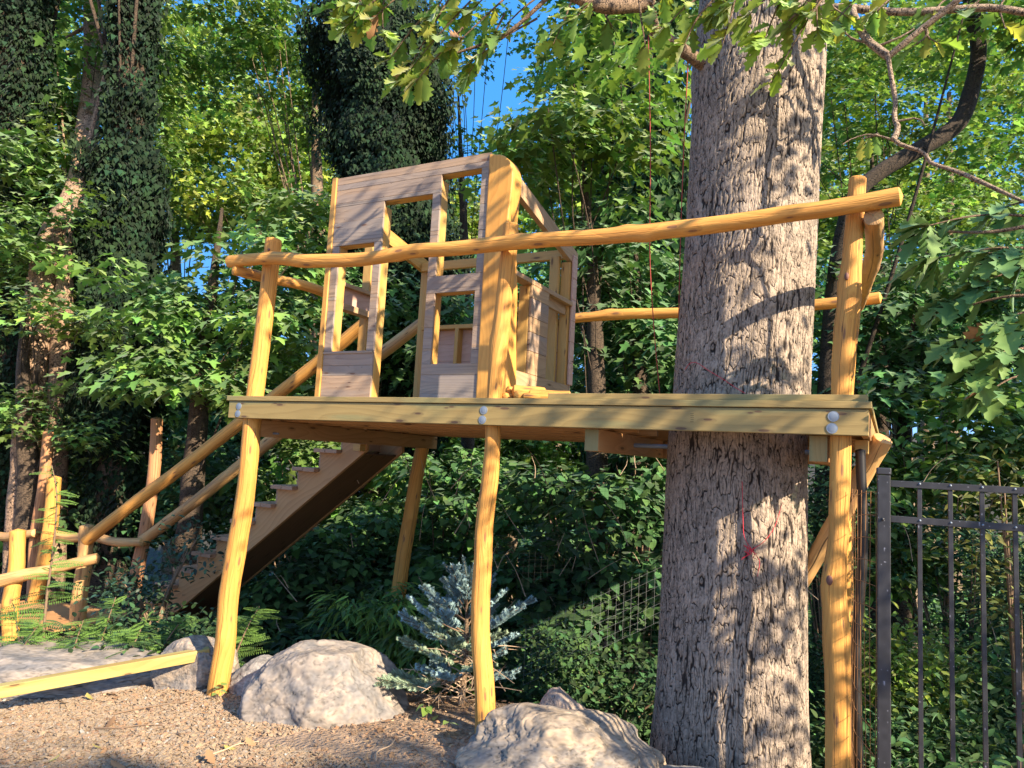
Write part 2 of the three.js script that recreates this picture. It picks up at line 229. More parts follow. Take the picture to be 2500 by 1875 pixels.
// ------------------------------------------------------------------ the raised platform
const DL = 4.7, DD = 2.72, TRUNK = V(3.885, 0, -0.85);
const boltHead = (x, y, z, r) => new THREE.SphereGeometry(r, 18, 6, 0, 2 * Math.PI, 0, Math.PI * 0.42).rotateX(Math.PI / 2).scale(1, 1, 0.22).translate(x, y, z - r * 0.12);
const washer = (x, y, z, r) => new THREE.CylinderGeometry(r, r, 0.004, 20).rotateX(Math.PI / 2).translate(x, y, z);
{
  const t = thing('treehouse_platform', 'raised wooden treehouse deck on peeled log posts with log railings beside the oak trunk', 'platform');
  const rim = part('rim_board', board(0, DL, 2.0, 2.138, -0.038, 0, { r: 0.005 }), M.lumber, t);
  for (const [x, ys] of [[0.115, [2.035, 2.095]], [2.405, [2.035, 2.098]], [4.53, [2.035, 2.098]]]) for (const y of ys) part('bolt', [boltHead(x + (y - 2.06) * 0.1, y, 0.004, 0.027), washer(x + (y - 2.06) * 0.1, y, 0.002, 0.028)], M.zinc, rim);
  { // faded grade stamp on the rim: only smudged strokes are left
    const c = document.createElement('canvas'); c.width = 64; c.height = 128; const q = c.getContext('2d'); q.fillStyle = '#000'; q.fillRect(0, 0, 64, 128); q.fillStyle = '#999';
    for (let row = 0; row < 5; row++) for (let i = 0; i < 4; i++) q.fillRect(6 + i * 14 + (row * 5) % 4, 8 + row * 24, 8 + (i * row) % 4, 9);
    const a = new THREE.CanvasTexture(c), m = new THREE.MeshStandardMaterial({ color: new THREE.Color().setRGB(0.1, 0.09, 0.05), alphaMap: a, transparent: true, roughness: 0.8 });
    part('grade_stamp', new THREE.PlaneGeometry(0.022, 0.062).translate(3.79, 2.075, 0.0015), m, rim);
  }
  for (const z of [-0.45, -0.9, -1.35, -1.8, -2.25, -2.70]) {
    if (z > -1.4 && z < -0.4) { part('joist', board(0.04, 3.33, 2.003, 2.138, z - 0.019, z + 0.019), M.joist, t); part('joist', board(4.44, DL - 0.04, 2.003, 2.138, z - 0.019, z + 0.019), M.joist, t); }
    else part('joist', board(0.04, DL - 0.04, 2.003, 2.138, z - 0.019, z + 0.019), M.joist, t);
  }
  part('end_joist', board(0.0, 0.037, 2.001, 2.138, -DD, -0.04), M.joist, t); part('end_joist', board(DL - 0.037, DL, 2.001, 2.138, -DD, -0.04), M.joist, t);
  for (let i = 0, z = 0.012; z > -DD; i++, z -= 0.1445) {
    const hole = z < -0.3 && z - 0.14 > -1.45;
    for (const [a, b] of hole ? [[-0.02, 3.36], [4.4, DL + 0.015]] : [[-0.02, DL + 0.015]]) part('deck_board', board(a, b, 2.141, 2.179, z - 0.14, z), M.lumber, t);
  }
  part('beam', board(0.13, 0.215, 1.862, 2.0, -2.78, -0.16), M.stair, t, 'brown beam under the left end of the deck');
  part('beam', board(3.1, 3.192, 1.862, 1.999, -1.9, -0.09), M.stair, t, 'beam on the left side of the oak trunk');
  part('beam', board(4.408, 4.5, 1.858, 1.999, -1.9, -0.09), M.stair, t, 'beam on the right side of the oak trunk');
  part('end_grain', board(3.101, 3.191, 1.863, 1.998, -0.0895, -0.086), M.lumber, t); part('end_grain', board(4.409, 4.499, 1.859, 1.998, -0.0895, -0.086), M.lumber, t);
  part('beam', board(3.19, 4.41, 1.868, 1.99, -1.62, -1.54), M.stair, t, 'cross beam behind the oak trunk');
  for (const [x0, x1] of [[3.19, 3.5], [4.25, 4.41]]) part('bracket_rod', new THREE.CylinderGeometry(0.015, 0.015, x1 - x0, 12).rotateZ(Math.PI / 2).translate((x0 + x1) / 2, 1.93, -0.8), M.zinc, t);
  part('beam_bolt', new THREE.CylinderGeometry(0.009, 0.009, 0.07, 10).rotateZ(Math.PI / 2).translate(0.24, 1.895, -0.3), M.zinc, t);
  // posts: peeled logs from the ground to the railing
  const Z = -0.1;
  const pl = part('log_post', logGeo([[0.05, -0.4], [0.072, -0.1], [0.10, 0.2], [0.092, 0.56], [0.125, 0.9], [0.168, 1.3], [0.178, 1.8], [0.172, 2.1], [0.195, 2.5], [0.212, 2.9], [0.222, 3.3], [0.226, 3.5]].map(p => V(p[0], p[1], Z)), [0.082, 0.078, 0.077, 0.072, 0.07, 0.068, 0.066], { seed: 3, sides: 28, wob: 0.05, knots: [{ v: 0.62, a: 2.2, h: 0.16, w: 0.08 }, { v: 0.66, a: 5.2, h: 0.12, w: 0.09 }, { v: 3.85, a: 0.6, h: 0.06, w: 0.05 }] }), M.log, t);
  part('log_post', logGeo([[2.5, -0.15], [2.495, 0.08], [2.462, 0.39], [2.425, 0.6], [2.411, 0.8], [2.411, 1.1], [2.406, 1.3], [2.414, 1.47], [2.428, 1.64], [2.434, 1.85], [2.425, 2.1], [2.44, 2.5], [2.462, 2.9], [2.478, 3.2], [2.484, 3.39]].map(p => V(p[0], p[1], Z)), [0.066, 0.066, 0.062, 0.062, 0.06, 0.054, 0.052, 0.06, 0.056, 0.054], { seed: 8, sides: 28, wob: 0.05, knots: [{ v: 2.72, a: 3.2, h: 0.22, w: 0.1 }] }), M.log, t);
  const pr = part('log_post', logGeo([[4.565, -0.1], [4.561, 0.3], [4.559, 0.7], [4.548, 0.94], [4.54, 1.2], [4.548, 1.36], [4.558, 1.5], [4.556, 1.6], [4.562, 1.8], [4.565, 2.1], [4.575, 2.4], [4.60, 2.72], [4.612, 2.9], [4.628, 3.2], [4.64, 3.42]].map(p => V(p[0], p[1], Z)), [0.064, 0.063, 0.064, 0.066, 0.067, 0.054, 0.049, 0.052, 0.053, 0.056, 0.062, 0.052, 0.047, 0.046], { seed: 14, sides: 30, wob: 0.06, knots: [{ v: 1.33, a: 3.6, h: 0.3, w: 0.1 }, { v: 2.93, a: 3.4, h: 0.22, w: 0.08 }, { v: 2.9, a: 5.6, h: 0.14, w: 0.1 }] }), M.log, t);
  const knotGeo = (x, y, z, rx, ry) => new THREE.SphereGeometry(1, 16, 10).scale(rx, ry, 0.012).translate(x, y, z);
  const knotM = new THREE.MeshStandardMaterial({ color: new THREE.Color().setRGB(0.16, 0.07, 0.05), roughness: 0.7 });
  part('branch_knot', knotGeo(0, 0, 0, 0.017, 0.026).rotateY(-0.35).translate(4.517, 1.245, -0.045), knotM, pr); part('branch_knot', knotGeo(0, 0, 0, 0.012, 0.022).translate(4.592, 2.86, -0.041), knotM, pr); part('branch_knot', knotGeo(0, 0, 0, 0.012, 0.012).translate(0.25, 3.4, -0.04), knotM, pl);
  part('log_post', logGeo([V(-0.16, -1.2, -2.6), V(-0.07, 0.0, -2.6), V(-0.025, 0.56, -2.6), V(0.04, 1.1, -2.6), V(0.085, 1.5, -2.6), V(0.125, 1.87, -2.62)], [0.085, 0.085, 0.08, 0.075], { seed: 21, wob: 0.06 }), M.log, t, 'rear left log post among the leaves');
  part('log_post', log2(V(4.42, -1.4, -2.62), V(4.52, 3.38, -2.62), 0.06, 0.05, { seed: 23 }), M.log, t);
  // railings
  const R = [[-0.13, 3.315], [0.021, 3.313], [0.254, 3.308], [0.49, 3.288], [0.701, 3.252], [0.921, 3.234], [1.132, 3.22], [1.302, 3.216], [1.467, 3.221], [1.625, 3.235], [1.78, 3.241], [2.081, 3.226], [2.364, 3.224], [2.633, 3.222], [2.889, 3.215], [3.132, 3.203], [3.5, 3.2], [4.042, 3.209], [4.291, 3.222], [4.527, 3.228], [4.84, 3.25]];
  part('log_rail', logGeo(R.map(p => V(p[0], p[1], 0.018 + 0.006 * Math.sin(p[0] * 3))), [0.052, 0.05, 0.053, 0.052, 0.05, 0.052, 0.05, 0.05, 0.05, 0.05, 0.047, 0.05], { seed: 31, sides: 28, step: 0.02, wob: 0.07, lump: 2.2, knots: [{ v: 1.75, a: 3.6, h: 0.2, w: 0.06 }, { v: 2.75, a: 0.3, h: 0.18, w: 0.05 }, { v: 3.5, a: 0.1, h: 0.22, w: 0.05 }, { v: 3.62, a: 3.0, h: 0.25, w: 0.06 }, { v: 0.5, a: 0.3, h: 0.1, w: 0.06 }] }), M.log, t);
  for (const [x, y] of [[2.45, 3.235], [4.615, 3.235]]) part('screw', boltHead(x, y, 0.068, 0.009), M.zinc, t);
  part('log_rail', logGeo([V(-0.06, 3.235, 0.03), V(0.06, 3.225, -0.25), V(0.2, 3.22, -0.55), V(0.42, 3.13, -0.9)], [0.043, 0.046, 0.045, 0.043], { seed: 33, wob: 0.06 }), M.log, t);
  part('log_post', logGeo([V(0.46, 2.17, -0.58), V(0.465, 2.5, -0.58), V(0.47, 2.8, -0.58), V(0.485, 3.0, -0.58)], [0.06, 0.055, 0.054, 0.04], { seed: 35, knots: [{ v: 0.68, a: 3, h: 0.25, w: 0.07 }] }), M.log, t);
  part('log_rail', logGeo([V(4.722, 3.165, 0.0), V(4.715, 3.15, -0.6), V(4.65, 3.17, -1.4), V(4.6, 3.22, -2.1), V(4.55, 3.27, -2.72)], [0.049, 0.052, 0.047, 0.046], { seed: 37, wob: 0.1, lump: 4, cap: 0.3 }), M.logPale, t);
  part('log_rail', logGeo([V(1.85, 3.26, -2.58), V(2.4, 3.285, -2.6), V(3.0, 3.275, -2.62), V(3.9, 3.27, -2.6), V(4.4, 3.29, -2.58), V(4.72, 3.31, -2.56)], [0.05, 0.052, 0.05, 0.046, 0.05], { seed: 39, wob: 0.08, knots: [{ v: 0.45, a: 0.4, h: 0.2, w: 0.07 }] }), M.log, t);
  part('log_brace', logGeo([at(2135, 955, 4.45), at(2065, 1060, 4.5), at(1955, 1200, 4.7), at(1820, 1390, 4.95)].map((p, i) => [V(4.76, 2.02, -0.62), V(4.66, 1.83, -0.72), V(4.5, 1.5, -0.86), V(4.27, 1.08, -1.02)][i]), [0.055, 0.058, 0.06, 0.055], { seed: 41, wob: 0.1, cap: 0.4 }), M.logPale, t);
  part('corner_block', board(4.62, 4.69, 1.92, 1.998, -0.5, -0.36), M.stud, t);
}
{ const m = part('loose_board', board(2.86, 4.695, 2.181, 2.217, -0.18, -0.025), M.lumber, null); tag(m, 'long loose lumber board lying flat along the deck edge before the oak trunk', 'board'); }
// short log offcuts on the deck
[[2.475, 2.252, -0.20, 0.031, 'round log offcut at the upper left of the small heap'], [2.545, 2.25, -0.16, 0.036, 'largest split log offcut lying across the middle of the heap'], [2.485, 2.206, -0.13, 0.026, 'small log offcut under the left end of the heap'], [2.585, 2.21, -0.115, 0.03, 'front log offcut with a pale round end'], [2.65, 2.236, -0.2, 0.03, 'long thin log offcut pointing to the loose board'], [2.64, 2.207, -0.13, 0.024, 'thin bottom log offcut next to the loose board']].forEach(([x, y, z, r, l], i) => {
  const a = [0.5, 1.1, 0.4, 0.5, 1.25, 1.3][i], L = [0.2, 0.2, 0.2, 0.22, 0.26, 0.2][i], m = part('log_offcut', log2(V(x, y, z), V(x + Math.sin(a) * L, y - 0.004, z - Math.cos(a) * L), r, r * 0.9, { seed: 50 + i, cap: 0.9, wob: 0.08 }), M.log, null);
  tag(m, l, 'log', 'log offcuts heaped on the deck beside the playhouse');
});
// ------------------------------------------------------------------ the playhouse
{
  const t = thing('playhouse', 'open framed wooden playhouse with weathered plank front standing on the deck', 'playhouse', V(1.45, 2.18, -1));
  const ZF = -0.4, X0 = 0.604, X1 = 2.114, holes = [[0.676, 1.05, 2.597, 3.497], [1.122, 1.6, 2.0, 3.84], [1.672, 2.037, 3.165, 3.987], [1.68, 2.04, 2.477, 3.03]];
  const rows = [2.181, 2.393, 2.577, 2.76, 2.94, 3.06, 3.165, 3.36, 3.53, 3.70, 3.87, 4.036, 4.1], tilt = x => (x - 0.6) * -0.028;
  let k = 0; const s = rng(5);
  for (let i = 0; i < rows.length - 1; i++) {
    const y0 = rows[i], y1 = rows[i + 1], ys = [y0, y1]; for (const h of holes) for (const y of [h[2], h[3]]) if (y > y0 + 0.004 && y < y1 - 0.004) ys.push(y);
    ys.sort((a, b) => a - b);
    for (let j = 0; j < ys.length - 1; j++) {
      const a = ys[j], b = ys[j + 1]; let cuts = [[X0, X1]];
      for (const h of holes) if (h[2] < b - 0.002 && h[3] > a + 0.002) cuts = cuts.flatMap(([p, q]) => h[1] <= p || h[0] >= q ? [[p, q]] : [[p, h[0]], [h[1], q]].filter(c => c[1] - c[0] > 0.01));
      for (const [p, q] of cuts) { const dz = (s() - 0.5) * 0.003; part('plank', board(p, q, a + 0.0006, b - 0.0006, ZF - 0.02, ZF + dz, { grain: 0, r: 0.002, seed: 300 + k++ }), M.plank[Math.floor(s() * 4)], t); }
    }
  }
  const stud = (...a) => part('stud', board(...a), M.stud, t);
  const B = -0.421, D = -0.512;
  stud(0.553, 0.602, 2.181, 4.105, D, -0.385);
  stud(0.636, 0.6755, 2.6, 3.54, D, B); stud(1.0505, 1.1215, 2.181, 3.80, D, B); stud(1.6005, 1.671, 2.181, 3.95, D, B); stud(2.0405, 2.11, 2.181, 4.0, D, B);
  part('header', board(0.6, 1.05, 3.4975, 3.54, D + 0.001, B), M.stud, t); part('header', board(1.05, 1.6, 3.8405, 3.88, D + 0.001, B), M.stud, t); part('header', board(1.6, 2.11, 3.9875, 4.03, D + 0.001, B), M.stud, t); part('header', board(1.672, 2.04, 3.0305, 3.07, D + 0.001, B), M.stud, t);
  part('window_sill', board(0.66, 1.06, 2.56, 2.5965, D + 0.001, B), M.stud, t); part('window_sill', board(1.672, 2.04, 3.12, 3.1645, D + 0.001, B), M.stud, t); part('window_sill', board(1.672, 2.04, 2.44, 2.4765, D + 0.001, B), M.stud, t);
  part('sill_trim', board(0.606, 1.118, 2.574, 2.594, ZF + 0.001, ZF + 0.012), M.plank[1], t);
  { // thick corner post with a rounded shoulder and wany edge
    const sh = new THREE.Shape(); sh.moveTo(2.118, 2.181); sh.lineTo(2.112, 4.07); sh.lineTo(2.19, 4.055); sh.bezierCurveTo(2.25, 4.04, 2.3, 3.97, 2.305, 3.88);
    sh.bezierCurveTo(2.302, 3.7, 2.278, 3.6, 2.288, 3.45); sh.bezierCurveTo(2.30, 3.2, 2.33, 3.0, 2.325, 2.8); sh.bezierCurveTo(2.33, 2.6, 2.355, 2.4, 2.35, 2.181); sh.closePath();
    const g = new THREE.ExtrudeGeometry(sh, { depth: 0.13, bevelEnabled: true, bevelSize: 0.012, bevelThickness: 0.012, bevelSegments: 3, curveSegments: 10 }).translate(0, 0, -0.53), u = g.attributes.uv, p = g.attributes.position;
    for (let i = 0; i < p.count; i++) u.setXY(i, p.getY(i), p.getX(i) * 1.0 + p.getZ(i)); part('corner_post', g, M.corner, t);
  }
  const raf = (P, Q, w, mat = M.stud) => part('rafter', beamGeo(P, Q, w, 0.135), mat, t);
  raf(V(2.275, 3.87, -0.5), V(2.275, 3.60, -1.72), 0.05, M.brownPlank); raf(V(0.60, 3.93, -0.52), V(0.63, 3.67, -1.74), 0.045);
  part('top_plate', board(0.66, 2.25, 3.60, 3.685, -1.66, -1.62), M.stud, t);
  // right wall
  part('sill_rail', board(2.225, 2.325, 3.155, 3.193, -1.60, -0.52), M.brownPlank, t); part('sill_rail', board(2.235, 2.275, 3.07, 3.154, -1.60, -1.12), M.brownPlank, t);
  stud(2.205, 2.296, 2.2, 3.153, -0.84, -0.80); stud(2.12, 2.21, 2.2, 3.6, -1.56, -1.52); stud(2.212, 2.294, 2.2, 3.55, -1.66, -1.565);
  [2.18, 2.315, 2.45, 2.63, 2.78, 2.90, 3.05, 3.192].forEach((y, i, a) => { if (!i) return; const lo = a[i - 1]; if (i < 3) part('plank', board(2.3, 2.321, lo + 0.001, y - 0.001, -1.6, -0.53, { grain: 2 }), M.brownPlank, t); else part('plank', board(2.3, 2.321, lo + 0.001, y - 0.001, -1.12, -0.80, { grain: 2 }), i % 2 ? M.brownPlank : M.plank[3], t); });
  for (let i = 0, y = 2.46; y < 3.6; i++, y += 0.19) part('plank', board(2.3, 2.318, y, Math.min(y + 0.188, 3.62), -1.69, -1.6, { grain: 2 }), M.pink, t);
  // back wall
  for (const [i, y] of [2.2, 2.37, 2.52, 2.69, 2.86].entries()) part('plank', board(0.72, 2.29, y + 0.001, [2.37, 2.52, 2.69, 2.86, 3.0][i], -1.70, -1.682, { grain: 0 }), M.pink, t);
  part('top_plate', board(0.72, 2.29, 3.001, 3.04, -1.70, -1.60), M.stud, t);
  for (const x of [0.78, 1.12, 1.72, 1.98]) stud(x, x + 0.04, 2.2, 3.0, -1.68, -1.592);
  stud(0.628, 0.718, 2.2, 3.60, -1.71, -1.67);
  // left wall
  stud(0.515, 0.605, 2.2, 3.80, -0.96, -0.92); part('shelf_board', board(0.56, 0.66, 3.185, 3.22, -0.93, -0.53), M.brownPlank, t); part('shelf_board', board(0.60, 0.62, 3.04, 3.185, -0.93, -0.53, { grain: 2 }), M.pink, t); part('shelf_board', board(0.565, 0.655, 2.985, 3.04, -0.93, -0.53), M.brownPlank, t);
}
// ------------------------------------------------------------------ the stairs
{
  const t = thing('staircase', 'brown wooden staircase climbing behind the front log post to the deck', 'staircase', V(-1.4, 0, -1.9));
  const zs = -1.65, zf = -2.25, T = i => [-0.19 - 0.282 * i, 1.795 - 0.2055 * i];
  const slope = 0.2055 / 0.282;
  const line = x => 1.795 + (x - (-0.19)) * slope;              // nose line
  const stringer = z => { const sh = new THREE.Shape(); sh.moveTo(0.12, 1.99); for (let i = 0; i < 10; i++) { const [x, y] = T(i); sh.lineTo(x + 0.0, y + 0.2055 - 0.036); sh.lineTo(x, y - 0.036); if (i === 9) sh.lineTo(x - 0.282, y - 0.036); } sh.lineTo(-3.05, -0.36); sh.lineTo(-2.72, -0.36); sh.lineTo(0.12, line(0.12) - 0.22); sh.closePath();
    const g = new THREE.ExtrudeGeometry(sh, { depth: 0.038, bevelEnabled: true, bevelSize: 0.003, bevelThickness: 0.003, bevelSegments: 1 }).translate(0, 0, z - 0.038), u = g.attributes.uv, p = g.attributes.position; for (let i = 0; i < p.count; i++) { const a = p.getX(i) * 0.81 + p.getY(i) * 0.59, b = -p.getX(i) * 0.59 + p.getY(i) * 0.81; u.setXY(i, a, b + p.getZ(i)); } return g; };
  part('stringer', stringer(zs), M.stair, t); part('stringer', stringer(zf), M.stair, t);
  for (let i = -1; i < 10; i++) { const [x, y] = T(i); if (y < 1.96) { for (const q of [0, 1]) part('tread', board(x - 0.282 - 0.045 + q * 0.158, x - 0.282 - 0.045 + q * 0.158 + 0.153, y - 0.042, y, zf - 0.06, zs + 0.07, { grain: 2 }), M.tread, t); }
    part('riser', board(x - 0.022, x + 0.016, y + 0.001, y + 0.2055 - 0.037, zf - 0.04, zs + 0.002, { grain: 2 }), M.tread, t); }
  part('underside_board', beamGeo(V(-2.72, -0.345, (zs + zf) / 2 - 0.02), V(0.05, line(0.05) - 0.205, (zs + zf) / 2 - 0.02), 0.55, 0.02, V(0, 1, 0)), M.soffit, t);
  part('blocking', board(0.02, 0.11, 1.79, 1.86, -1.66, -1.56), M.stud, t);
  part('handrail', logGeo([V(-4.0, 0.52, -1.5), V(-3.2, 1.02, -1.5), V(-2.3, 1.55, -1.5), V(-1.5, 2.04, -1.49), V(-0.6, 2.58, -1.47), V(0.2, 3.1, -1.45)], [0.075, 0.073, 0.07, 0.068, 0.066], { seed: 61, wob: 0.06 }), M.log, t, 'nearer peeled log handrail');
  part('handrail', logGeo([V(-4.05, 0.45, -2.3), V(-3.0, 1.11, -2.3), V(-1.85, 1.88, -2.3), V(-0.8, 2.58, -2.3), V(0.25, 3.24, -2.3)], [0.075, 0.072, 0.075, 0.068, 0.066], { seed: 63, wob: 0.08 }), M.logPale, t, 'farther knotty log handrail');
}
// ------------------------------------------------------------------ the log fence at the foot of the stairs
{
  const t = thing('log_fence', 'rustic fence of brown log posts and pale rails left of the stairs', 'fence', V(-4.5, -0.5, -1.6));
  part('post', log2(V(-4.02, -0.9, -1.53), V(-4.04, 0.68, -1.5), 0.1, 0.085, { seed: 71, wob: 0.07 }), M.logPale, t);
  part('post', log2(V(-4.14, -0.9, -2.36), V(-4.08, 2.08, -2.34), 0.095, 0.075, { seed: 73, wob: 0.06 }), M.logBrown, t, 'tall dark brown log post by the stairs');
  part('post', log2(V(-4.28, -1.1, -0.9), V(-4.41, 0.62, -0.9), 0.095, 0.085, { seed: 75 }), M.log, t);
  part('post', log2(V(-6.27, -1.3, -2.2), V(-6.31, 1.82, -2.2), 0.1, 0.075, { seed: 77, bend: 0.02 }), M.logBrown, t, 'tallest log post at the far left');
  part('post', log2(V(-5.9, -1.2, -2.05), V(-5.72, 1.18, -2.02), 0.105, 0.09, { seed: 79, bend: 0.02 }), M.log, t);
  part('rail', log2(V(-4.42, 0.06, -0.78), V(-3.55, 0.36, -1.36), 0.075, 0.06, { seed: 81, wob: 0.1 }), M.logPale, t);
  part('rail', log2(V(-5.9, 0.38, -2.12), V(-3.98, 0.44, -2.24), 0.07, 0.055, { seed: 83, wob: 0.08 }), M.logPale, t);
  part('rail', log2(V(-7.6, 0.15, -2.1), V(-6.2, 0.36, -2.12), 0.07, 0.06, { seed: 85 }), M.logPale, t);
  const w = thing('boardwalk', 'low boardwalk of sunlit boards between the log fence rails', 'boardwalk', V(-4.6, -0.6, -1.6));
  for (let i = 0; i < 12; i++) part('board', board(-6.1 + i * 0.2, -5.912 + i * 0.2, -0.60 + i * 0.012, -0.565 + i * 0.012, -2.2, -1.05, { grain: 2 }), M.stair, w);
}
{ const P = at(-40, 1500, 5.28), Q = at(452, 1410, 6.02); const m = part('landscape_timber', beamGeo(P, Q, 0.088, 0.088), M.timber, null); tag(m, 'yellow square timber lying on gravel from the left log post to the photo edge', 'timber'); }
// ------------------------------------------------------------------ boulders
function boulder(name, label, c, rx, ry, rz, turn, seed, { rough = 0.3, tone = [0.40, 0.345, 0.285], dark = [0.17, 0.16, 0.155], detail = 62, cuts = [], group, speck = 0.6 } = {}) {
  let g = new THREE.IcosahedronGeometry(1, detail); g.deleteAttribute('normal'); g.deleteAttribute('uv'); g = mergeVertices(g, 1e-5);
  const p = g.attributes.position, col = [], uv = [], q = new THREE.Quaternion().setFromAxisAngle(V(0, 1, 0), turn);
  for (let i = 0; i < p.count; i++) {
    const d = V(p.getX(i), p.getY(i), p.getZ(i)).normalize(); let r = 1;
    for (const [nx, ny, nz, h] of cuts) { const k = d.x * nx + d.y * ny + d.z * nz; if (k > 0.02) r = Math.min(r, lerp(r, h / k, smooth(0, 0.06, r - h / k))); }
    const n = fbm3(d.x * 1.3 + seed, d.y * 1.3, d.z * 1.3 + seed * 2, 3), m = fbm3(d.x * 4 + seed, d.y * 4, d.z * 4, 4), f = fbm3(d.x * 9, d.y * 9 + seed, d.z * 9, 2), ff = N3(d.x * 17, d.y * 17 + seed, d.z * 17) * 0.6 + N3(d.x * 29, d.y * 29, d.z * 29 + seed) * 0.4, vein = 1 - Math.abs(2 * fbm3(d.x * 3 + d.y * 2 + seed, d.y * 7 - d.x * 3, d.z * 3, 4)), pit = smooth(0.28, 0.5, fbm3(d.x * 6 + 2, d.y * 6 + seed, d.z * 6 + 5, 3)), rid = 1 - Math.abs(2 * fbm3(d.x * 2.4 + 3, d.y * 3.4 + seed, d.z * 2.4, 3));
    r *= 1 + rough * (n * 0.9 + m * 0.15 + f * 0.03) - rough * 0.06 * smooth(0.93, 1, rid) - rough * 0.05 * pit + 0.008 * ff - 0.01 * smooth(0.95, 1, vein);
    const v = V(d.x * rx * r, d.y * ry * r, d.z * rz * r).applyQuaternion(q); p.setXYZ(i, v.x, v.y, v.z); uv.push(v.x * 1.5 + v.z * 0.8, v.y * 1.5 + v.z * 0.7);
    const t = clamp(0.66 + m * 1.0 + f * 0.8 + n * 0.6, 0, 1), st = smooth(0.02, 0.3, fbm3(d.x * 2.2 + 9, d.y * 2.2 + seed, d.z * 2.2, 4)) * speck, sp = smooth(0.28, 0.42, f) * 0.35;
    for (let k = 0; k < 3; k++) col.push((lerp(lerp(dark[k], tone[k], t), [0.135, 0.135, 0.14][k], st) * (1 + 0.55 * ff + 0.5 * m - 0.4 * smooth(0.9, 1, vein) - 0.25 * pit) + sp * 0.07));
  }
  g.setAttribute('color', new THREE.Float32BufferAttribute(col, 3)); g.setAttribute('uv', new THREE.Float32BufferAttribute(uv, 2)); g.computeVertexNormals();
  const o = put(new THREE.Mesh(g, M.stone)); o.name = numbered(name); o.position.copy(c); scene.add(o); return tag(o, label, 'boulder', group);
}
M.stone = new THREE.MeshStandardMaterial({ vertexColors: true, roughness: 0.92 });
{ const n = pnoise(610), h = (i, j) => 0.45 * n(i / 24, j / 24, 21, 21) + 0.3 * n(i / 8, j / 8, 64, 64) + 0.25 * n(i / 3, j / 3, 170, 170); M.grit = texture(512, 512, (i, j) => { const a = h(i, j); return [a, a, a]; }); }
const RG = 'boulders edging the gravel under the treehouse';
boulder('boulder', 'big rounded grey boulder between the left and middle log posts', V(1.16, -0.10, -0.12), 0.60, 0.50, 0.44, 0.45, 4, { rough: 0.22, cuts: [[0, 1, 0.1, 0.9], [-0.5, 0.35, 0.8, 0.85], [0.75, 0.6, 0.2, 0.82]], group: RG, tone: [0.29, 0.232, 0.18] });
boulder('boulder', 'pitted tan boulder in front of the foot of the middle log post', V(3.10, 0.07, 0.12), 0.57, 0.30, 0.42, 0.45, 11, { rough: 0.34, detail: 70, cuts: [[0.55, 0.75, 0.2, 0.84], [-0.6, 0.6, 0.4, 0.78]], group: RG, tone: [0.33, 0.25, 0.17] });
boulder('boulder', 'reddish peaked rock rising behind the pitted tan boulder', V(3.0, 0.17, -0.2), 0.17, 0.2, 0.2, 0.9, 17, { rough: 0.25, cuts: [[0.5, 0.8, 0, 0.72], [-0.7, 0.5, 0.3, 0.75]], group: RG, tone: [0.42, 0.30, 0.21] });
boulder('boulder', 'low grey stone against the base of the oak trunk', V(3.88, -0.02, 0.0), 0.40, 0.17, 0.3, 0.3, 23, { rough: 0.3, group: RG, tone: [0.30, 0.28, 0.255] });
boulder('boulder', 'buff boulder behind the yellow timber left of the left log post', V(-0.42, -0.16, -0.30), 0.36, 0.30, 0.3, 0.5, 29, { rough: 0.25, cuts: [[0.2, 0.9, 0.2, 0.85], [-0.4, 0.2, 0.9, 0.7]], group: RG, tone: [0.32, 0.245, 0.18] });
boulder('boulder', 'shadowed low stone just right of the left log post foot', V(0.30, -0.20, -0.42), 0.34, 0.27, 0.3, 0.2, 33, { rough: 0.25, group: RG, tone: [0.30, 0.27, 0.24] });
boulder('boulder', 'flat topped slab rock behind the timber at the far left', V(-1.55, -0.27, 0.10), 0.85, 0.26, 0.5, 0.5, 37, { rough: 0.2, cuts: [[0, 1, 0, 0.72]], group: RG, tone: [0.27, 0.22, 0.175] });
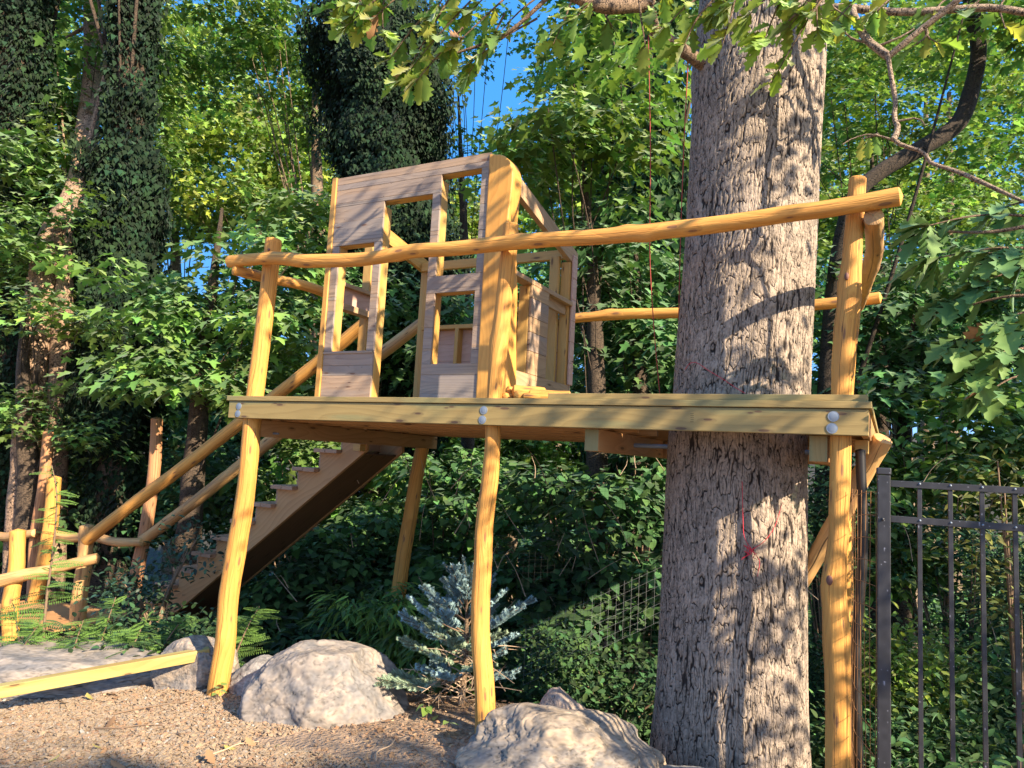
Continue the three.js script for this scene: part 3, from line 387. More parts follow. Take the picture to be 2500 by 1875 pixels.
// ------------------------------------------------------------------ gravel, chips and litter on the ground
function scatter(name, geos, mat, list, label, parent, kind = 'stuff') {
  // list: [matrix, color]; geos: one geometry
  if (kind === null) kind = 'stuff'; const im = new THREE.InstancedMesh(geos, mat, list.length); list.forEach(([m, c], i) => { im.setMatrixAt(i, m); im.setColorAt(i, c); });
  im.castShadow = im.receiveShadow = true; im.name = parent ? name : numbered(name); (parent ?? scene).add(im);
  if (label) im.userData.label = label; if (kind) im.userData.kind = kind; return im;
}
const mat4 = (p, e, s) => new THREE.Matrix4().compose(p, new THREE.Quaternion().setFromEuler(new THREE.Euler(e[0], e[1], e[2], 'YXZ')), s instanceof THREE.Vector3 ? s : V(s, s, s));
const rgb = (r, g, b) => new THREE.Color().setRGB(r, g, b);
{
  const r = rng(71), L = []; let g = new THREE.IcosahedronGeometry(1, 1); const p = g.attributes.position;
  for (let i = 0; i < p.count; i++) { const v = V(p.getX(i), p.getY(i), p.getZ(i)), k = 1 + 0.5 * N3(v.x * 1.1 + 4, v.y * 1.1, v.z * 1.1); p.setXYZ(i, v.x * k, v.y * k * 0.42, v.z * k * 0.72); } g.computeVertexNormals();
  const m = new THREE.MeshStandardMaterial({ roughness: 0.85, bumpMap: M.grit, bumpScale: 0.004 });
  for (let i = 0; i < 60000; i++) {
    const x = -2.6 + r() * 5.4, z = -0.9 + r() * 3.8; const edge = fbm3(x * 1.3, 2, z * 1.3, 2) * 0.8; if (x > 1.75 - 0.55 * z * 0.0 + edge + (z > 0.6 ? 0.5 : -0.55) || (z < -0.15 + edge * 0.3 && x > -1)) continue;
    const t = r(), k = 0.78 + 0.34 * r(), c = t < 0.55 ? rgb(0.38 * k, 0.27 * k, 0.17 * k) : t < 0.85 ? rgb(0.34 * k, 0.26 * k, 0.185 * k) : t < 0.98 ? rgb(0.37 * k, 0.225 * k, 0.135 * k) : rgb(0.46 * k, 0.42 * k, 0.36 * k);
    const s = 0.010 + 0.013 * r() * r() + (r() < 0.05 ? 0.006 : 0);
    L.push([mat4(V(x, groundY(x, z) + 0.001 + r() * 0.008, z), [(r() - 0.5) * 1.1, r() * 6.3, (r() - 0.5) * 1.1], V(s * (0.9 + r() * 0.7), s * (0.7 + r() * 0.5), s)), c]);
  }
  scatter('gravel', g, m, L, 'loose tan and grey pea gravel covering the ground before the left log post');
}
{ // bark chips, dead needles and leaf crumbs
  const r = rng(72), L = [], g = new THREE.PlaneGeometry(1, 0.4, 3, 1).rotateX(-Math.PI / 2), p = g.attributes.position; for (let i = 0; i < p.count; i++) p.setY(i, 0.12 * Math.cos(p.getX(i) * 3) + 0.06 * p.getZ(i)); g.computeVertexNormals();
  for (let i = 0; i < 13000; i++) {
    const x = -1 + r() * 6, z = -1.1 + r() * 3.4; if (r() < 0.75 && fbm3(x * 1.7, 8, z * 1.7, 2) + (z > 0.25 ? -0.3 : 0.15) + (x > 1.7 ? 0.2 : 0) < 0) continue;
    const t = r(), k = 0.5 + 0.7 * r(), c = t < 0.6 ? rgb(0.30 * k, 0.165 * k, 0.085 * k) : t < 0.85 ? rgb(0.2 * k, 0.12 * k, 0.075 * k) : rgb(0.5 * k, 0.33 * k, 0.18 * k), s = 0.012 + 0.03 * r() * r();
    L.push([mat4(V(x, groundY(x, z) + 0.006 + r() * 0.012, z), [(r() - 0.5) * 0.9, r() * 6.3, (r() - 0.5) * 0.9], V(s, s, s * (0.6 + r()))), c]);
  }
  scatter('leaf_litter', g, new THREE.MeshStandardMaterial({ roughness: 0.9, side: THREE.DoubleSide }), L, 'brown leaf crumbs and bark chips strewn on the soil around the rocks');
}
{ const r = rng(73), L = [], g = new THREE.DodecahedronGeometry(1, 0), p = g.attributes.position; for (let i = 0; i < p.count; i++) { const k = 1 + 0.35 * N3(p.getX(i) * 2, p.getY(i) * 2, p.getZ(i) * 2); p.setXYZ(i, p.getX(i) * k, p.getY(i) * k * 0.7, p.getZ(i) * k); } g.computeVertexNormals();
  for (let i = 0; i < 4200; i++) { const x = 0.2 + r() * 5, z = -1.0 + r() * 2.6; if (x < 1.6 && z > 0.3) continue; const k = 0.6 + 0.6 * r(), s = 0.004 + 0.016 * Math.pow(r(), 4); L.push([mat4(V(x, groundY(x, z) + s * 0.2, z), [r() * 6, r() * 6, 0], s), rgb(0.27 * k, 0.175 * k, 0.11 * k)]); }
  scatter('dirt_clods', g, new THREE.MeshStandardMaterial({ roughness: 1 }), L, 'crumbs and clods of reddish soil around the boulders and post feet'); }
// twigs lying on the gravel
[[0.2, 0.75, 0.5, 0.45, 'thin bent twig lying on the gravel left of the big boulder'], [1.2, 0.75, 1.3, 0.3, 'short pale stick on the gravel in front of the big boulder'], [-0.1, 0.35, 1.0, 0.55, 'long arched twig on the gravel near the timber'], [2.1, 0.42, 1.9, 0.34, 'stick lying on bare soil left of the pitted boulder'], [1.62, 0.95, 0.2, 0.25, 'little dark twig at the lower edge of the gravel']].forEach(([x, z, a, L, l], i) => {
  const pts = []; for (let k = 0; k < 4; k++) { const t = k / 3 - 0.5, X = x + Math.cos(a) * L * t + 0.03 * Math.sin(k * 2 + i), Zz = z - Math.sin(a) * L * t; pts.push(V(X, groundY(X, Zz) + 0.02, Zz)); }
  tag(part('twig', logGeo(pts, [0.006, 0.005, 0.003], { sides: 7, seed: 90 + i }), i % 2 ? M.dryTwig : M.twig, null), l, 'twig');
});
// ------------------------------------------------------------------ leaves
function leafShape(half, fold = 0.25, bend = 0.25) { // outline of one half (x >= 0), tip along +z, upper face +y
  const pos = [], idx = [], mid = half.length, put2 = (x, z) => { pos.push(x, Math.abs(x) * fold - bend * z * z * 0.5, z); return pos.length / 3 - 1; };
  const spine = [0, 0.33, 0.66, 1].map(z => put2(0, z));
  for (const s of [1, -1]) {
    const ids = half.map(([x, z]) => put2(x * s, z)), tri = (a, b, c) => s > 0 ? idx.push(a, b, c) : idx.push(a, c, b);
    const zOf = [0, 0.33, 0.66, 1], near = z => z < 0.34 ? 0 : z < 0.68 ? 1 : 2; let cur = 0;
    for (let i = 0; i < ids.length - 1; i++) { while (cur < near(half[i][1])) { tri(spine[cur], spine[cur + 1], ids[i]); cur++; } tri(spine[cur], ids[i + 1], ids[i]); }
    while (cur < 3) { tri(spine[cur], spine[cur + 1], ids[ids.length - 1]); cur++; }
    tri(spine[0], spine[0], ids[0]);
  }
  return { pos, idx };
}
const SH = {
  maple: leafShape([[0.04, 0.0], [0.40, 0.06], [0.24, 0.27], [0.52, 0.56], [0.20, 0.56], [0.13, 0.8]], 0.2, 0.35),
  oak: leafShape([[0.02, 0.02], [0.07, 0.12], [0.17, 0.22], [0.09, 0.31], [0.25, 0.43], [0.12, 0.5], [0.31, 0.63], [0.17, 0.69], [0.26, 0.82], [0.12, 0.87], [0.09, 0.97]], 0.28, 0.4),
  oval: leafShape([[0.03, 0.02], [0.2, 0.2], [0.25, 0.45], [0.17, 0.75], [0.03, 0.96]], 0.3, 0.3),
  ivy: leafShape([[0.08, -0.05], [0.42, 0.12], [0.3, 0.4], [0.14, 0.72]], 0.15, 0.3),
  heart: leafShape([[0.1, -0.06], [0.38, 0.08], [0.42, 0.32], [0.24, 0.68], [0.05, 0.95]], 0.2, 0.35),
  lance: leafShape([[0.02, 0.02], [0.1, 0.25], [0.11, 0.5], [0.05, 0.85]], 0.3, 0.5),
};
function leafGeo(shape, q = [1, 1, 1]) { const g = new THREE.BufferGeometry(), s = SH[shape]; g.setAttribute('position', new THREE.Float32BufferAttribute(s.pos, 3)); g.setIndex(s.idx); g.computeVertexNormals(); return g; }
{ const r = rng(74), L = [], D = []; const g = leafGeo('oak'); g.rotateX(0.12);
  for (let i = 0; i < 90; i++) { const x = -1 + r() * 5.2, z = -0.7 + r() * 3, s = 0.05 + 0.06 * r(), k = 0.5 + 0.7 * r(); L.push([mat4(V(x, groundY(x, z) + 0.016, z), [(r() - 0.5) * 0.5, r() * 6.3, (r() - 0.5) * 0.6 + (r() < 0.5 ? Math.PI : 0)], s), r() < 0.85 ? rgb(0.34 * k, 0.19 * k, 0.09 * k) : rgb(0.3 * k, 0.26 * k, 0.07 * k)]); }
  scatter('fallen_leaves', g, new THREE.MeshStandardMaterial({ roughness: 0.85, side: THREE.DoubleSide }), L, 'curled brown fallen oak leaves scattered over the gravel and soil'); }
// a spray of leaves with its twigs left out: 'flat' layered, 'ball' all round, 'wall' facing +z
function spray(shape, n, R, size, seed, mode = 'flat') {
  const r = rng(seed), pos = [], idx = [], col = [], S = SH[shape], v = V(0, 0, 0);
  for (let i = 0; i < n; i++) {
    const a = r() * 6.283, d = Math.sqrt(r()) * R, s = size * (0.65 + 0.6 * r()); let p, e;
    if (mode === 'flat') { p = V(Math.cos(a) * d, (r() - 0.5) * R * 0.5 - d * 0.12, Math.sin(a) * d); e = [0.1 + r() * 0.55, Math.PI / 2 - a + (r() - 0.5) * 1.6, (r() - 0.5) * 0.7]; }
    else if (mode === 'ball') { const u = r() * 2 - 1, q = Math.sqrt(1 - u * u); p = V(Math.cos(a) * q * d, u * d, Math.sin(a) * q * d); e = [(r() - 0.5) * 1.6, Math.PI / 2 - a + (r() - 0.5), (r() - 0.5) * 1.6]; }
    else { p = V((r() - 0.5) * 2 * R, (r() - 0.5) * 2 * R, r() * R * 0.5); e = [0.9 + r() * 0.6, (r() - 0.5) * 1.8, (r() - 0.5) * 0.8]; }
    const m = mat4(p, e, s), b = pos.length / 3, k = 0.62 + 0.76 * r(), y = (r() - 0.4) * 0.22;
    for (let j = 0; j < S.pos.length; j += 3) { v.set(S.pos[j], S.pos[j + 1], S.pos[j + 2]).applyMatrix4(m); pos.push(v.x, v.y, v.z); col.push(k * (1 + y), k, k * (1 - y)); }
    for (const q of S.idx) idx.push(b + q);
  }
  const g = new THREE.BufferGeometry(); g.setAttribute('position', new THREE.Float32BufferAttribute(pos, 3)); g.setAttribute('color', new THREE.Float32BufferAttribute(col, 3)); g.setIndex(idx); g.computeVertexNormals(); return g;
}
const SP = {
  maple: spray('maple', 16, 0.34, 0.115, 201), mapleBig: spray('maple', 15, 0.38, 0.142, 202), far: spray('maple', 16, 0.6, 0.2, 203, 'ball'), ivy: spray('ivy', 30, 0.22, 0.062, 204, 'wall'), oakSparse: spray('oak', 5, 0.42, 0.13, 212, 'ball'), vine: spray('heart', 12, 0.26, 0.115, 205, 'flat'),
  shrub: spray('oval', 16, 0.22, 0.09, 206, 'ball'), small: spray('oval', 22, 0.2, 0.05, 207, 'ball'), lance: spray('lance', 16, 0.25, 0.14, 208, 'flat'), oak: spray('oak', 12, 0.32, 0.15, 209, 'flat'), wallVine: spray('heart', 12, 0.24, 0.1, 210, 'wall'), chestnut: spray('oval', 10, 0.2, 0.18, 211, 'flat'),
};
const tintOf = (r, warm = 0) => { const k = 0.55 + 0.85 * r() + (r() < 0.12 ? 0.5 : 0), y = (r() - 0.4) * 0.5 + warm; return rgb(k * (1 + y), k, k * (1 - y * 0.8)); };
// leaf sprays filling ellipsoids: blob = [centre, rx, ry, rz, boughs, spraysPerBough]
function foliage(blobs, { seed = 1, scale = 1, boughR = 0.55, flat = 0.35, warm = 0, tilt = 0.24, hollow = 0.25 } = {}) {
  const r = rng(seed), L = [], tips = [];
  for (const [c, rx, ry, rz, nb, ns] of blobs) for (let b = 0; b < nb; b++) {
    const u = r() * 2 - 1, a = r() * 6.283, q = Math.sqrt(1 - u * u), d = Math.pow(lerp(hollow, 1, r()), 0.5), P = V(c.x + Math.cos(a) * q * d * rx, c.y + u * d * ry, c.z + Math.sin(a) * q * d * rz), k = 0.75 + 0.5 * r(); tips.push(P);
    for (let i = 0; i < ns; i++) { const al = r() * 6.283, dd = Math.sqrt(r()) * boughR * k, p = V(P.x + Math.cos(al) * dd, P.y + (r() - 0.5) * 2 * boughR * flat - dd * dd * 0.25, P.z + Math.sin(al) * dd), t = tintOf(r, warm); t.multiplyScalar(0.8 + 0.4 * k * 0.5); L.push([mat4(p, [(r() - 0.5) * 2 * tilt, r() * 6.283, (r() - 0.5) * 2 * tilt], scale * (0.75 + 0.5 * r())), t]); }
  }
  return { L, tips };
}
function limbsGeo(from, tips, r0, r1, seed, max = 40) { const r = rng(seed), G = []; tips.slice(0, max).forEach((t, i) => { const f = from(r()), m = f.clone().lerp(t, 0.5); m.y += 0.16 * f.distanceTo(t) * (r() - 0.1); m.x += (r() - 0.5) * 0.5; G.push(logGeo([f, m, t], [r0, (r0 + r1) / 2, r1], { sides: 6, step: 0.3, seed: seed + i, wob: 0.02 })); }); return G; }
function tree(name, label, cat, group, trunk, radii, blobs, leaf, mat, bark, o = {}) {
  const base = trunk[0], t = thing(name, label, cat, base, group), curve = new THREE.CatmullRomCurve3(trunk);
  part('trunk', logGeo(trunk, radii, { sides: 16, step: 0.12, seed: o.seed, wob: 0.12, lump: 1.2 }), bark, t);
  const f = foliage(blobs, o);
  if (f.tips.length) part('limb', limbsGeo(q => curve.getPointAt(0.3 + 0.6 * q), f.tips, Math.min(0.045, radii[radii.length - 1] * 0.45), 0.008, o.seed, o.limbs ?? 11), bark, t);
  const c = scatter('crown', leaf, mat, f.L, null, t, null); c.position.copy(base).negate();
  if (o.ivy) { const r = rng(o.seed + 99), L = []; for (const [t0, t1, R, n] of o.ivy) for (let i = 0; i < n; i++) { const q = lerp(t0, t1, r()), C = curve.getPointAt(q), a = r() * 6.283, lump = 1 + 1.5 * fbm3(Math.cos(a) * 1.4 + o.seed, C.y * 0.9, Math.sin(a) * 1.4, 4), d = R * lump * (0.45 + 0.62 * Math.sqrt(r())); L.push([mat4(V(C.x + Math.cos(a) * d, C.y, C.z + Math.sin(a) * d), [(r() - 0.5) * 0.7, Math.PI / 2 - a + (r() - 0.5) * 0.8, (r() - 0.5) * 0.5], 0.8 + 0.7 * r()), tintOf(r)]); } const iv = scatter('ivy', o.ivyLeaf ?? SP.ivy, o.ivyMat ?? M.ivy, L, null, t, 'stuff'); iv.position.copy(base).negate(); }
  return t;
}
function shrub(name, label, cat, group, c, blobs, leaf, mat, o = {}) {
  const base = V(c.x, groundY(c.x, c.z), c.z), t = thing(name, label, cat, base, group), f = foliage(blobs, { boughR: 0.3, tilt: 0.5, ...o }), r = rng(o.seed + 7);
  part('stem', f.tips.slice(0, o.stems ?? 12).map((q, i) => logGeo([V(base.x + (r() - 0.5) * 0.25, base.y - 0.05, base.z + (r() - 0.5) * 0.25), V(lerp(base.x, q.x, 0.35), lerp(base.y, q.y, 0.55), lerp(base.z, q.z, 0.35)), q], [0.018, 0.012, 0.005], { sides: 6, step: 0.15, seed: i })), M.twig, t);
  const l = scatter('foliage', leaf, mat, f.L, null, t, null); l.position.copy(base).negate(); return t;
}
// ------------------------------------------------------------------ the oak through the deck
{
  const t = thing('oak_tree', 'huge oak trunk with grey furrowed bark rising through the right end of the deck', 'tree', V(3.885, 0, -0.85));
  const axis = y => { const P = [[-0.5, 3.9], [0.06, 3.882], [1.96, 3.879], [2.3, 3.9], [3.63, 3.948], [4.77, 3.987], [9, 4.15]]; for (let i = 0; i < P.length - 1; i++) if (y <= P[i + 1][0]) return lerp(P[i][1], P[i + 1][1], smooth(0, 1, (y - P[i][0]) / (P[i + 1][0] - P[i][0])) * 0.5 + 0.5 * (y - P[i][0]) / (P[i + 1][0] - P[i][0])); return 4.15; };
  const rOf = y => 0.43 + 0.028 * smooth(3.6, 0.3, y) + 0.05 * Math.pow(smooth(0.75, -0.4, y), 2) - 0.012 * Math.max(0, y - 4.8);
  const hs = (u, v) => { const x = ((u % 1) + 1) % 1 * BW, y = ((v % 1) + 1) % 1 * BH, xi = Math.floor(x), yi = Math.floor(y), fx = x - xi, fy = y - yi, g = (a, b) => barkH[(b % BH) * BW + a % BW]; return lerp(lerp(g(xi, yi), g(xi + 1, yi), fx), lerp(g(xi, yi + 1), g(xi + 1, yi + 1), fx), fy); };
  const S = 420, y0 = -0.45, y1 = 7, R = 620, pos = [], uv = [], idx = [];
  for (let j = 0; j <= R; j++) for (let i = 0; i <= S; i++) {
    const y = lerp(y0, y1, j / R), a = i / S * 2 * Math.PI, ca = Math.cos(a), sa = Math.sin(a), u = i / S * 2, v = y / 1.45 + 0.04 * Math.sin(a * 3);
    let r = rOf(y) * (1 + 0.03 * Math.sin(a * 3 + y * 0.3) * smooth(1.5, -0.4, y) * 2 + 0.035 * fbm3(ca * 1.2, y * 0.5, sa * 1.2, 3)) + 0.009 * (hs(u, v) - 0.6);
    const k = ((y - 4.62) / 0.3) ** 2 + (Math.atan2(Math.sin(a - 3.3), Math.cos(a - 3.3)) / 0.35) ** 2; r += 0.05 * Math.exp(-k);
    pos.push(axis(y) + ca * r, y, -0.85 + sa * r); uv.push(u, v);
  }
  for (let j = 0; j < R; j++) for (let i = 0; i < S; i++) { const k = j * (S + 1) + i; idx.push(k, k + S + 1, k + 1, k + 1, k + S + 1, k + S + 2); }
  const g = new THREE.BufferGeometry(); g.setAttribute('position', new THREE.Float32BufferAttribute(pos, 3)); g.setAttribute('uv', new THREE.Float32BufferAttribute(uv, 2)); g.setIndex(idx); g.computeVertexNormals();
  const Nr = g.attributes.normal; for (let j = 0; j <= R; j++) { const a = j * (S + 1), b = a + S; Nr.setXYZ(b, Nr.getX(a), Nr.getY(a), Nr.getZ(a)); }
  part('trunk', g, M.bark, t);
  // limbs and leafy twigs
  const r = rng(333); let leaves = 0; const extra = [], oakG = [leafGeo('oak'), leafGeo('oak')], inst = [];
  { const p = oakG[1].attributes.position; for (let i = 0; i < p.count; i++) p.setY(i, p.getY(i) * 1.9 + 0.05 * Math.sin(p.getZ(i) * 7)); oakG[1].computeVertexNormals(); }
  function bough(name, tubes, twigs, mats, size, label, warm = 0, bark = M.twigBark) {
    const G = tubes.map(([pts, rad], i) => logGeo(pts, rad, { sides: 12, step: 0.05, seed: 400 + i + leaves, wob: 0.16, lump: 5, cap: 0.4 })), place = [];
    for (const [P, Q, n] of twigs) {
      const L = P.distanceTo(Q), m = P.clone().lerp(Q, 0.5); m.y += 0.06 * L; m.x += (r() - 0.5) * 0.1; const c = new THREE.CatmullRomCurve3([P, m, Q]);
      G.push(logGeo([P, m, Q], [0.009, 0.006, 0.0025], { sides: 6, step: 0.06, seed: leaves + 9 }));
      for (let i = 0; i < n; i++) {
        const end = i > n * 0.45, q = end ? 0.86 + 0.14 * r() : 0.25 + 0.7 * r(), p = c.getPointAt(q), T = c.getTangentAt(q), az = Math.atan2(T.x, T.z) + (r() - 0.5) * (end ? 3.2 : 4), s = size * (0.6 + 0.65 * r());
        place.push([mat4(p, [0.0 + r() * 0.75 + (r() < 0.15 ? 0.6 : 0), az, (r() - 0.5) * 1.2], V(s * (0.8 + 0.3 * r()), s, s)), mats[Math.floor(r() * mats.length)]]);
      }
    }
    const b = part(name, G, bark, t, label);
    for (const [m, mat] of place) {
      if (leaves < 300) { const l = put(new THREE.Mesh(oakG[leaves & 1], r() < 0.02 ? M.deadLeaf : mat)); l.name = 'leaf'; l.applyMatrix4(m); b.add(l); leaves++; } else inst.push([m, tintOf(r, 0.05)]);
    }
    return b;
  }
  const A = (a) => a.map(q => at(q[0], q[1], q[2])), TW = (L, d) => L.map(([x0, y0, x1, y1, n, da = 0, db = 0]) => [at(x0, y0, d + da), at(x1, y1, d + db), n]);
  bough('bough', [[A([[2300, 470, 3.35], [2150, 500, 3.5], [2020, 500, 3.62]]), [0.012, 0.009, 0.005]], [A([[2320, 640, 3.4], [2180, 640, 3.5], [2090, 660, 3.6]]), [0.011, 0.008, 0.004]]],
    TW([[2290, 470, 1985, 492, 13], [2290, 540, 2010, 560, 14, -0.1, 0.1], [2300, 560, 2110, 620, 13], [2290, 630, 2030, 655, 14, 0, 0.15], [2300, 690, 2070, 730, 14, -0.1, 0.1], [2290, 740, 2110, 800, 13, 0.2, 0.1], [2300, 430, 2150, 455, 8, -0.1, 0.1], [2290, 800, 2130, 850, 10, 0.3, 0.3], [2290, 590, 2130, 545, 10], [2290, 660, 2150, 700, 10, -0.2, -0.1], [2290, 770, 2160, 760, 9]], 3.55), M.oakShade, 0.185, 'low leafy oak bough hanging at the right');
  bough('bough', [[A([[1700, 30, 4.75], [1814, 16, 4.45], [1899, 24, 4.35], [1984, 26, 4.25], [2140, 17, 4.1], [2260, 36, 4.0]]), [0.026, 0.024, 0.022, 0.02]], [A([[1840, 15, 4.4], [1850, 45, 4.25], [1874, 88, 4.2], [1896, 105, 4.15], [1919, 121, 4.1]]), [0.021, 0.02, 0.021, 0.024]],
    [A([[1919, 121, 4.1], [1955, 92, 4.05], [1995, 59, 4.0], [2069, 0, 3.9], [2140, -70, 3.8]]), [0.018, 0.017, 0.018, 0.017]], [A([[1917, 116, 4.1], [1927, 176, 4.05], [1934, 221, 4.02], [1932, 255, 4.0], [1940, 277, 3.97], [1929, 302, 3.95]]), [0.015, 0.013, 0.013, 0.012, 0.015, 0.017]],
    [A([[1929, 300, 3.95], [1945, 312, 3.93], [1996, 330, 3.88], [2008, 350, 3.86], [2055, 366, 3.8], [2120, 393, 3.7], [2240, 450, 3.5]]), [0.011, 0.010, 0.012, 0.010, 0.007]], [A([[1936, 262, 3.98], [1985, 256, 3.93], [1998, 272, 3.9]]), [0.006, 0.005, 0.003]], [A([[1928, 302, 3.95], [1880, 290, 3.98], [1840, 300, 4.0], [1820, 312, 4.0]]), [0.006, 0.004, 0.003]], [A([[1890, 102, 4.18], [1945, 80, 4.1], [1975, 62, 4.1]]), [0.008, 0.006, 0.004]], [A([[1880, 95, 4.2], [1835, 80, 4.3], [1812, 50, 4.35]]), [0.007, 0.006, 0.004]]],
    TW([[1880, -30, 1805, 45, 7], [1960, -30, 1885, 30, 7], [2000, 62, 1965, 105, 3], [2070, -20, 2010, 40, 5], [2190, -30, 2172, 62, 2], [1790, -20, 1832, 38, 4], [1895, 290, 1860, 300, 3, -0.2, -0.2], [2000, 60, 2030, 95, 3], [2120, -20, 2080, 25, 4]], 4.2), M.oak, 0.14, 'crooked grey oak bough with hanging bare twigs', 0, M.lichenBark);
  bough('bough', [[A([[1545, 150, 5.0], [1500, 126, 4.95], [1446, 90, 4.85], [1414, 64, 4.75], [1402, 24, 4.68], [1385, 6, 4.65]]), [0.055, 0.045, 0.042, 0.04, 0.038]], [A([[1395, 10, 4.66], [1302, 14, 4.6], [1245, -6, 4.55], [1120, -70, 4.5], [880, -150, 4.5]]), [0.045, 0.04, 0.036, 0.03, 0.02]], [A([[1396, 12, 4.66], [1420, -60, 4.7]]), [0.045, 0.05]], [A([[1200, -20, 4.55], [1090, 75, 4.65], [1000, 110, 4.75], [930, 130, 4.8]]), [0.016, 0.013, 0.01, 0.005]]],
    TW([[1180, -20, 1065, 85, 12], [1120, -30, 970, 110, 13], [1060, -40, 885, 150, 14], [1000, -50, 865, 185, 14], [960, -60, 790, 55, 13], [900, -60, 745, 60, 13], [880, -80, 725, 20, 11], [1160, 40, 1010, 140, 9], [1000, 60, 895, 180, 13], [1090, 30, 1005, 170, 7], [1000, -60, 930, 40, 11], [1100, -60, 1010, 30, 11], [850, -60, 830, 90, 10], [800, -60, 760, 40, 9], [930, 20, 840, 130, 9], [1240, -20, 1195, 95, 5], [1300, 5, 1325, 60, 3]], 4.7), M.oak, 0.155, 'left oak bough carrying yellow green leaves');
  bough('bough', [[A([[1600, -90, 4.3], [1560, 0, 4.25], [1500, 60, 4.25]]), [0.014, 0.01, 0.006]], [A([[1850, -90, 4.2], [1760, -10, 4.15], [1690, 60, 4.15]]), [0.014, 0.01, 0.006]]],
    TW([[1530, -20, 1435, 60, 12], [1560, -20, 1475, 105, 11], [1600, -60, 1560, 100, 9], [1640, -60, 1540, 35, 12], [1720, -60, 1645, 100, 13], [1760, -50, 1705, 60, 12], [1800, -40, 1665, 180, 9], [1640, -40, 1575, 20, 11], [1780, -60, 1768, 80, 9], [1380, -10, 1395, 105, 4], [1740, -40, 1700, 10, 12], [1690, -40, 1610, 40, 12], [1480, -40, 1400, 20, 8], [1830, -40, 1740, 40, 11], [1300, -30, 1240, 40, 7]], 4.15), M.oak, 0.14, 'oak twigs hanging in front of the trunk');
  // the rest of the crown, above and to the right of the picture, seen only by its shade
  const f = foliage(OAKSHADE(), { seed: 4, boughR: 0.28, flat: 0.3, tilt: 0.4 });
  part('limb', [[V(4.05, 5.8, -0.8), V(6, 6.8, 0.4), V(9, 7.6, 1.6)], [V(4.05, 6.5, -0.8), V(6, 8.2, -1), V(9.5, 9, -1)], [V(4.1, 7.5, -0.8), V(3.6, 8.6, 1), V(3, 9.5, 3)], [V(4.1, 8, -0.8), V(4.2, 10, -1), V(4.4, 12, -1.4)]].map((p, i) => logGeo(p, [0.13, 0.09, 0.04], { seed: 20 + i, sides: 10, step: 0.2 })), M.bark, t);
  const c = scatter('crown', SP.oakSparse, M.oakMass, f.L, null, t, 'stuff'); c.position.set(-3.885, 0, 0.85);
  if (inst.length) { const g2 = oakG[0].clone(); g2.setAttribute('color', new THREE.Float32BufferAttribute(new Float32Array(g2.attributes.position.count * 3).fill(1), 3)); const c2 = scatter('leaves', g2, M.oakMass, inst, null, t, 'stuff'); c2.position.set(-3.885, 0, 0.85); }
}
function OAKSHADE() { // blobs along the sun's path to what they shade
  const b = [], on = (x, y, z, q, rx, ry, rz, n, m) => b.push([V(x + q, y + 0.6 * q, z + 0.35 * q), rx, ry, rz, n, m]);
  on(1.0, 3.75, -0.4, 4.6, 0.6, 0.4, 0.5, 7, 3); on(1.9, 3.3, -0.4, 4.4, 0.6, 0.6, 0.5, 7, 3);
  on(4.0, 4.6, -0.5, 3.4, 0.6, 0.7, 0.5, 11, 3); on(3.85, 3.3, -0.45, 3.6, 0.5, 0.7, 0.4, 9, 3); on(4.05, 2.5, -0.4, 4.0, 0.5, 0.3, 0.4, 4, 3); on(3.2, 2.12, 0, 4.8, 1.8, 0.1, 0.25, 20, 3); on(3.95, 0.75, -0.4, 4.6, 0.4, 0.38, 0.4, 14, 4); on(3.9, 0.1, -0.4, 5.0, 0.5, 0.25, 0.4, 10, 4); on(3.45, 0.3, 0.05, 5.0, 0.35, 0.2, 0.3, 7, 3); on(2.4, 3.2, -0.3, 4.6, 0.4, 0.8, 0.4, 5, 3); on(0.2, 3.0, -0.1, 6, 0.4, 0.6, 0.4, 3, 3);
  b.push([V(3.5, 11, -1), 3.5, 1.6, 3, 30, 7]);
  return b;
}
// ------------------------------------------------------------------ woods beyond
const GT = null, W = (x, y, d, rx, ry, rz, nb, ns) => [at(x, y, d), rx, ry, rz, nb, ns];
const foot = (x, y, d) => { const p = at(x, y, d); return V(p.x, groundY(p.x, p.z) - 0.2, p.z); };
const trunkTo = (x0, d0, pts) => [foot(x0, 1100, d0), ...pts.map(q => at(q[0], q[1], q[2]))];
// ivy-clad trunks
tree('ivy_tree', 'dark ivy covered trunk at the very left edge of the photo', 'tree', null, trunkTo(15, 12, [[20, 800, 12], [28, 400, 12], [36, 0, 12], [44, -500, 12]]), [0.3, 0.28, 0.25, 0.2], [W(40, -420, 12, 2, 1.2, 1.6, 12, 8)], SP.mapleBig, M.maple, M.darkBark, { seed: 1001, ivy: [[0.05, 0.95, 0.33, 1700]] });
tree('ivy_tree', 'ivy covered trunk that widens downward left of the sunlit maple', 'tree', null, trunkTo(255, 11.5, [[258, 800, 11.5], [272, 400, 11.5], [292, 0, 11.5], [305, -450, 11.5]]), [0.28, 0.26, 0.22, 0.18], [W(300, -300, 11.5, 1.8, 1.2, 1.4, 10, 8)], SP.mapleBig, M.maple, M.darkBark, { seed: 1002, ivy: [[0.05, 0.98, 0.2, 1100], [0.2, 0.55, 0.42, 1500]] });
tree('ivy_tree', 'broad dark ivy mass on a trunk directly behind the playhouse roof', 'tree', null, trunkTo(870, 12.6, [[862, 800, 12.6], [845, 400, 12.6], [822, 100, 12.6], [800, -300, 12.6]]), [0.35, 0.3, 0.28, 0.2], [W(790, -250, 12.6, 2.2, 1.3, 1.6, 14, 8)], SP.mapleBig, M.maple, M.darkBark, { seed: 1003, ivy: [[0.05, 0.5, 0.5, 1500], [0.42, 0.80, 0.85, 3200], [0.78, 1, 0.5, 600]] });
